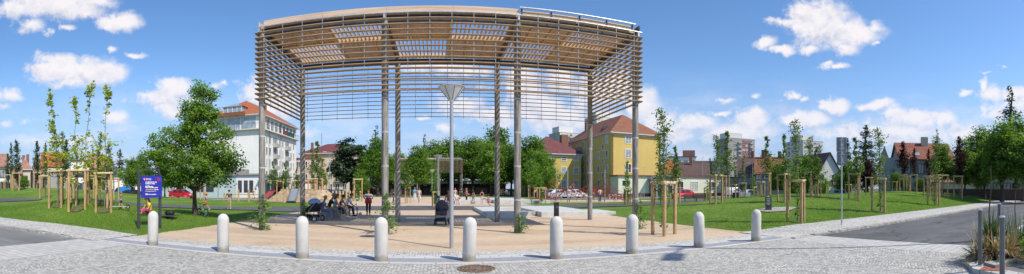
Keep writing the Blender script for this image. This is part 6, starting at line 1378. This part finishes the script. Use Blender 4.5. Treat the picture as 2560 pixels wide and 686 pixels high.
# ================================================================== BUGGIES, SCOOTERS, BICYCLE
def wheel(name, r, t_, loc, par, spokes=True):
    w = MB().torus((0,0,0), r-t_, t_, 'x', 22, 6).build(name, M['rubber'], par, True); w.location = loc
    if spokes:
        mb = MB().torus((0,0,0), r-2*t_, t_*.5, 'x', 18, 4)
        for k in range(6): a = k*math.pi/3; mb.tube([(0,0,0),(0,(r-2*t_)*math.cos(a),(r-2*t_)*math.sin(a))], .007, 4)
        mb.build('rim', M['rim'], w)
    return w
def buggy(lab, loc, rz, canopy, cover, s=1.0, closed=False):
    t = thing('baby_buggy', lab, 'buggy', loc, rz, None, s)
    for x in (-.29,.29): wheel('wheel', .15, .028, (x,-.35,.15), t); wheel('wheel', .11 if not closed else .14, .026, (x*.8,.38,.11 if not closed else .14), t)
    MB().tube([(-.27,-.35,.16),(-.25,.1,.50),(-.25,-.45,1.0)], .016, 6).tube([(.27,-.35,.16),(.25,.1,.50),(.25,-.45,1.0)], .016, 6).tube([(-.25,.42,.14),(-.25,.05,.5)], .015, 6).tube([(.25,.42,.14),(.25,.05,.5)], .015, 6).tube([(-.25,-.45,1.0),(-.15,-.52,1.05),(.15,-.52,1.05),(.25,-.45,1.0)], .018, 6).tube([(-.27,-.35,.16),(.27,-.35,.16)], .012, 5).build('frame', M['steel'], t, True)
    MB().cbox((0,.0,.24),(.42,.55,.14),.04).build('basket', canopy, t)
    MB().add([(-.23,-.25,.46),(.23,-.25,.46),(.23,.32,.42),(-.23,.32,.42),(-.23,-.38,.92),(.23,-.38,.92),(.23,.35,.62),(-.23,.35,.62)], [(0,1,2,3),(0,4,5,1),(0,3,7,4),(1,5,6,2),(3,2,6,7)]).build('seat', canopy, t)
    vs = []; n = 9
    for i in range(n):
        a = R(-15+ i*(125 if not closed else 170)/(n-1)); 
        for j in range(7):
            b_ = math.pi*j/6; vs.append((-.25*math.cos(b_), -.12-.33*math.cos(a)*(.35+.65*math.sin(b_)) + (.0), .72+.36*math.sin(a)*(.3+.7*math.sin(b_))))
    hood = MB().add(vs, [(i*7+j, i*7+j+1, (i+1)*7+j+1, (i+1)*7+j) for i in range(n-1) for j in range(6)]).build('hood', canopy, t, True)
    if cover: MB().ball((0,-.08,.92),(.27,.36,.20),12,8).build('cover', cover, t, True)
    MB().cbox((0,.40,.30),(.36,.2,.05),.02).build('footrest', M['black'], t)
    return t
buggy('three colour buggy with light blue cover and silver wheels beside the seated group', (-5.95,19.6,0), R(65), M['black'], cloth('coverblue', (.22,.38,.60)))
buggy('dark navy pram with a closed hood and white edge, beside the lamp post', (.25,18.3,0), R(172), DG, None, 1.02, True)
t = [o for o in col.objects if o.get('label','').startswith('dark navy pram')][0]
MB().ball((0,-.12,.72),(.29,.32,.34),16,10).build('carrycot', DG, t, True); MB().torus((0,-.12,.95),.24,.018,'y',20,5).build('white_trim', cloth('trimblue', (.3,.36,.5)), t)
def scooter(lab, loc, rz, s=1.0):
    t = thing('kick_scooter', lab, 'scooter', loc, rz, None, s); MB().cbox((0,0,.10),(.12,.62,.025),.01).build('deck', M['steel'], t); wheel('wheel', .09, .02, (0,.38,.09), t); wheel('wheel', .09, .02, (0,-.36,.09), t)
    MB().tube([(0,.36,.1),(0,.27,.78)], .014, 6).build('stem', M['steel'], t, True); MB().tube([(-.2,.27,.78),(.2,.27,.78)], .015, 6).build('handlebar', M['black'], t, True)
loc, d = P_(298, 525); scooter('low scooter held by the boy in blue on the path', loc, face(298,d,80), 1.2); loc, d = P_(886, 539); scooter('small scooter in front of the child with the sun hat', loc, face(886,d,80))
def bike():
    x, y, z, d = at(507,541); t = thing('childs_bicycle', 'small green childs bicycle standing right of the linden trunk', 'bicycle', (x,y,z), R(62)); G_ = mat('green_bike_paint', (.06,.42,.05), .35, .05, 3)
    for yy in (-.36,.36): wheel('wheel', .2, .025, (0,yy,.2), t)
    MB().tube([(0,-.36,.2),(0,-.12,.48),(0,.28,.5),(0,-.02,.2),(0,-.36,.2)], .016, 6).tube([(0,-.02,.2),(0,-.14,.56)], .014, 6).tube([(0,.36,.2),(0,.25,.64)], .015, 6).build('frame', G_, t, True)
    MB().cbox((0,-.15,.58),(.11,.2,.05),.02).build('saddle', M['black'], t); MB().tube([(-.22,.2,.68),(0,.25,.64),(.22,.2,.68)], .013, 6).build('handlebar', M['black'], t, True)
bike()
# ================================================================== SUN, SKY, CLOUDS
SUN_EL, SUN_DIR = R(49), Vector((.70,-.71))        # towards the sun, seen from above
sun = bpy.data.lights.new('sun','SUN'); sun.energy = 4.9; sun.angle = R(.53); sun.color = (1.0,.93,.81)
so = bpy.data.objects.new('sun', sun); col.objects.link(so)
dv = Vector((SUN_DIR.x*math.cos(SUN_EL), SUN_DIR.y*math.cos(SUN_EL), math.sin(SUN_EL))).normalized()
so.rotation_euler = dv.to_track_quat('Z','Y').to_euler(); so.location = (20,-20,30)
w = bpy.data.worlds.new('World'); sc.world = w; w.use_nodes = True; nt = w.node_tree; N, L = nt.nodes, nt.links
bg = N['Background']; bg.inputs['Strength'].default_value = .15
sky = N.new('ShaderNodeTexSky'); sky.sky_type = 'NISHITA'; sky.sun_disc = False; sky.sun_elevation = SUN_EL; sky.sun_rotation = math.atan2(SUN_DIR.x, SUN_DIR.y); sky.altitude = 300; sky.air_density = 1.0; sky.dust_density = .6; sky.ozone_density = 1.6
tc = N.new('ShaderNodeTexCoord'); D = tc.outputs['Generated']
sx = N.new('ShaderNodeSeparateXYZ'); L.new(D, sx.inputs[0])
azn = math_n(N, L, 'ARCTAN2', sx.outputs[0], sx.outputs[1])
hor = math_n(N, L, 'SQRT', math_n(N, L, 'ADD', math_n(N, L, 'POWER', sx.outputs[0], 2.0), math_n(N, L, 'POWER', sx.outputs[1], 2.0)))
el = math_n(N, L, 'DIVIDE', sx.outputs[2], math_n(N, L, 'MAXIMUM', hor, .02))
cv = N.new('ShaderNodeCombineXYZ'); L.new(azn, cv.inputs[0]); L.new(el, cv.inputs[1]); UV = cv.outputs[0]
def cloud_uv(px, py): return (az_of(px), (HOR-py)/RAD)
CL_ = [(130,10,120,34,1),(40,20,60,24,.8),(190,20,70,30,1),(230,5,60,20,.9),(75,62,34,20,.75),(300,55,52,24,1),(290,68,44,9,.8),(175,67,26,7,.7),(120,80,16,13,.7),(280,126,13,8,.7),(335,141,28,6,.7),
 (140,170,62,34,1.1),(215,182,90,34,1.1),(280,185,40,24,.9),(180,208,70,16,.8),(20,236,40,17,.9),(0,262,26,10,.6),(430,222,46,28,1.1),(410,248,72,20,.95),(425,275,46,20,.9),(540,215,28,9,.5),(570,206,12,8,.6),(490,255,50,30,.5),(290,292,34,20,.9),(10,310,24,10,.5),
 (640,240,36,50,.9),(690,262,60,46,.95),(1090,165,110,20,.8),(1170,178,80,14,.7),(1150,265,60,24,.9),(1060,290,20,8,.6),(1110,318,28,14,.7),(1210,215,22,10,.4),(1235,285,70,24,.8),(1310,225,44,58,1.1),(1345,275,60,44,1.0),(1260,300,50,30,.7),(1400,200,40,40,1.0),(1480,235,60,50,.95),(1400,300,110,40,.8),(1500,300,90,34,.8),(1540,215,46,46,.9),(1600,265,50,44,1.0),(1640,300,60,40,.8),
 (2050,60,74,54,1.2),(2010,35,34,34,1.0),(2110,85,62,40,1.1),(2150,90,48,26,1.0),(1960,58,44,12,.8),(1915,108,26,16,.85),(1960,126,34,11,.85),(2020,124,26,10,.8),(2110,120,30,18,.9),(2190,112,9,6,.7),(2190,75,30,18,.6),(2090,168,34,9,.8),(2068,160,14,8,.6),(1815,252,24,9,.7),(1890,240,16,9,.6),(1985,242,18,13,.85),(2015,250,12,9,.6),(1945,257,6,4,.5),(1800,280,34,6,.8),(2085,268,32,19,1.0),(1880,302,44,32,1.1),(1830,330,120,28,.85),(1720,310,70,26,.8),(1750,300,40,18,.8),(1680,335,60,30,.8),(2015,300,60,22,1.0),(2200,262,38,14,.9),(2160,268,22,12,.8),(2240,290,40,24,.9),(2290,295,50,24,1.0),(2355,295,32,22,1.0),(2250,330,120,34,.8),(2130,330,120,24,.6),(2400,335,90,34,.65),(2410,234,24,9,.8),(2460,215,12,22,.8),(2480,235,30,22,.8),(2540,235,40,22,.85),(2550,260,40,30,.8),(2490,280,40,26,.7),(2460,183,20,5,.5),(2510,166,10,6,.5),(80,352,44,10,.5),(200,350,60,16,.5),(90,300,26,6,.4),(760,330,60,20,.5)]
# break the outlines up with layered noise
n1 = N.new('ShaderNodeTexNoise'); n1.inputs['Scale'].default_value = 17; n1.inputs['Detail'].default_value = 10; n1.inputs['Roughness'].default_value = .62; L.new(UV, n1.inputs['Vector'])
sub = N.new('ShaderNodeVectorMath'); sub.operation = 'SUBTRACT'; L.new(n1.outputs['Color'], sub.inputs[0]); sub.inputs[1].default_value = (.5,.5,.5)
scl = N.new('ShaderNodeVectorMath'); scl.operation = 'MULTIPLY'; L.new(sub.outputs[0], scl.inputs[0]); scl.inputs[1].default_value = (.075,.045,0)
wv = N.new('ShaderNodeVectorMath'); wv.operation = 'ADD'; L.new(UV, wv.inputs[0]); L.new(scl.outputs[0], wv.inputs[1]); WUV = wv.outputs[0]
def field(src):
    acc = None
    for (cx, cy, rx, ry, wt) in CL_:
        u, v = cloud_uv(cx, cy)
        a = N.new('ShaderNodeVectorMath'); a.operation = 'SUBTRACT'; L.new(src, a.inputs[0]); a.inputs[1].default_value = (u, v, 0)
        b_ = N.new('ShaderNodeVectorMath'); b_.operation = 'MULTIPLY'; L.new(a.outputs[0], b_.inputs[0]); b_.inputs[1].default_value = (RAD/(rx*1.45), RAD/(ry*1.45), 0)
        l = N.new('ShaderNodeVectorMath'); l.operation = 'LENGTH'; L.new(b_.outputs[0], l.inputs[0])
        f = math_n(N, L, 'MULTIPLY_ADD', l.outputs['Value'], -wt, wt)
        acc = f if acc is None else math_n(N, L, 'SMOOTH_MAX', acc, f, .12)
    return acc
F = field(WUV)
nb = noise(N, L, UV, 34, 9, .62); nc = noise(N, L, UV, 11, 6, .55)
dens = math_n(N, L, 'ADD', F, math_n(N, L, 'MULTIPLY', math_n(N, L, 'SUBTRACT', nb, .5), 1.1))
mr = N.new('ShaderNodeMapRange'); mr.interpolation_type = 'SMOOTHSTEP'; L.new(dens, mr.inputs[0]); mr.inputs[1].default_value = .04; mr.inputs[2].default_value = .64; mask = mr.outputs[0]
# lit from the upper right: compare the noise with itself a step towards the light
sh = N.new('ShaderNodeVectorMath'); sh.operation = 'ADD'; L.new(WUV, sh.inputs[0]); sh.inputs[1].default_value = (.004,.018,0)
nb2 = noise(N, L, sh.outputs[0], 30, 7, .55); nb1 = noise(N, L, WUV, 30, 7, .55); F2 = field(sh.outputs[0])
lit = math_n(N, L, 'MULTIPLY_ADD', math_n(N, L, 'SUBTRACT', nb1, nb2), 1.2, .66)
lit = math_n(N, L, 'MULTIPLY_ADD', math_n(N, L, 'SUBTRACT', F, F2), .42, lit)
lit = math_n(N, L, 'MULTIPLY_ADD', math_n(N, L, 'SUBTRACT', nc, .5), .9, lit, True)
ccol = ramp(N, L, lit, [(.25,(4.3,4.6,5.2)), (.6,(5.8,5.9,6.1)), (.85,(6.5,6.45,6.35))])
hz = N.new('ShaderNodeMapRange'); hz.interpolation_type = 'SMOOTHSTEP'; L.new(el, hz.inputs[0]); hz.inputs[1].default_value = .02; hz.inputs[2].default_value = .30; hz.inputs[3].default_value = 1; hz.inputs[4].default_value = 0
hs = N.new('ShaderNodeHueSaturation'); hs.inputs['Saturation'].default_value = 1.22; hs.inputs['Value'].default_value = 1.22; L.new(sky.outputs[0], hs.inputs['Color'])
skyc = mixc(N, L, math_n(N, L, 'MULTIPLY', hz.outputs[0], .8), hs.outputs[0], (2.25,3.25,5.05))
mh = N.new('ShaderNodeMapping'); mh.inputs['Scale'].default_value = (5.5,15,1); L.new(WUV, mh.inputs['Vector'])
low = ramp(N, L, noise(N, L, mh.outputs['Vector'], 1.0, 8, .6), [(.45,(0,0,0)), (.66,(1,1,1))])
mask = math_n(N, L, 'MAXIMUM', mask, math_n(N, L, 'MULTIPLY', low, math_n(N, L, 'MULTIPLY', hz.outputs[0], .85)))
colr = mixc(N, L, math_n(N, L, 'MULTIPLY', mask, math_n(N, L, 'MULTIPLY_ADD', hz.outputs[0], -.25, .97)), skyc, ccol)
L.new(mixc(N, L, 1.0, colr, (1.0,.965,1.0), 'MULTIPLY'), bg.inputs['Color'])
# ================================================================== CAMERA (panorama, as the photograph is)
cd = bpy.data.cameras.new('camera'); cam = bpy.data.objects.new('camera', cd); col.objects.link(cam); sc.camera = cam
cam.location = (0,0,EYE); cam.rotation_euler = (R(90),0,-YAW); cd.clip_end = 5000; cd.clip_start = .05
cd.type = 'PANO'; sc.render.engine = 'CYCLES'
cd.panorama_type = 'CENTRAL_CYLINDRICAL'
cd.central_cylindrical_range_u_min = -1280/RAD; cd.central_cylindrical_range_u_max = 1280/RAD
cd.central_cylindrical_range_v_min = -(686-HOR)/RAD; cd.central_cylindrical_range_v_max = HOR/RAD; cd.central_cylindrical_radius = 1.0
sc.view_settings.view_transform = 'Standard'; sc.view_settings.look = 'None'; sc.view_settings.exposure = 0; sc.view_settings.gamma = 1
sc.cycles.max_bounces = 6; sc.cycles.transparent_max_bounces = 8; sc.cycles.use_denoising = True
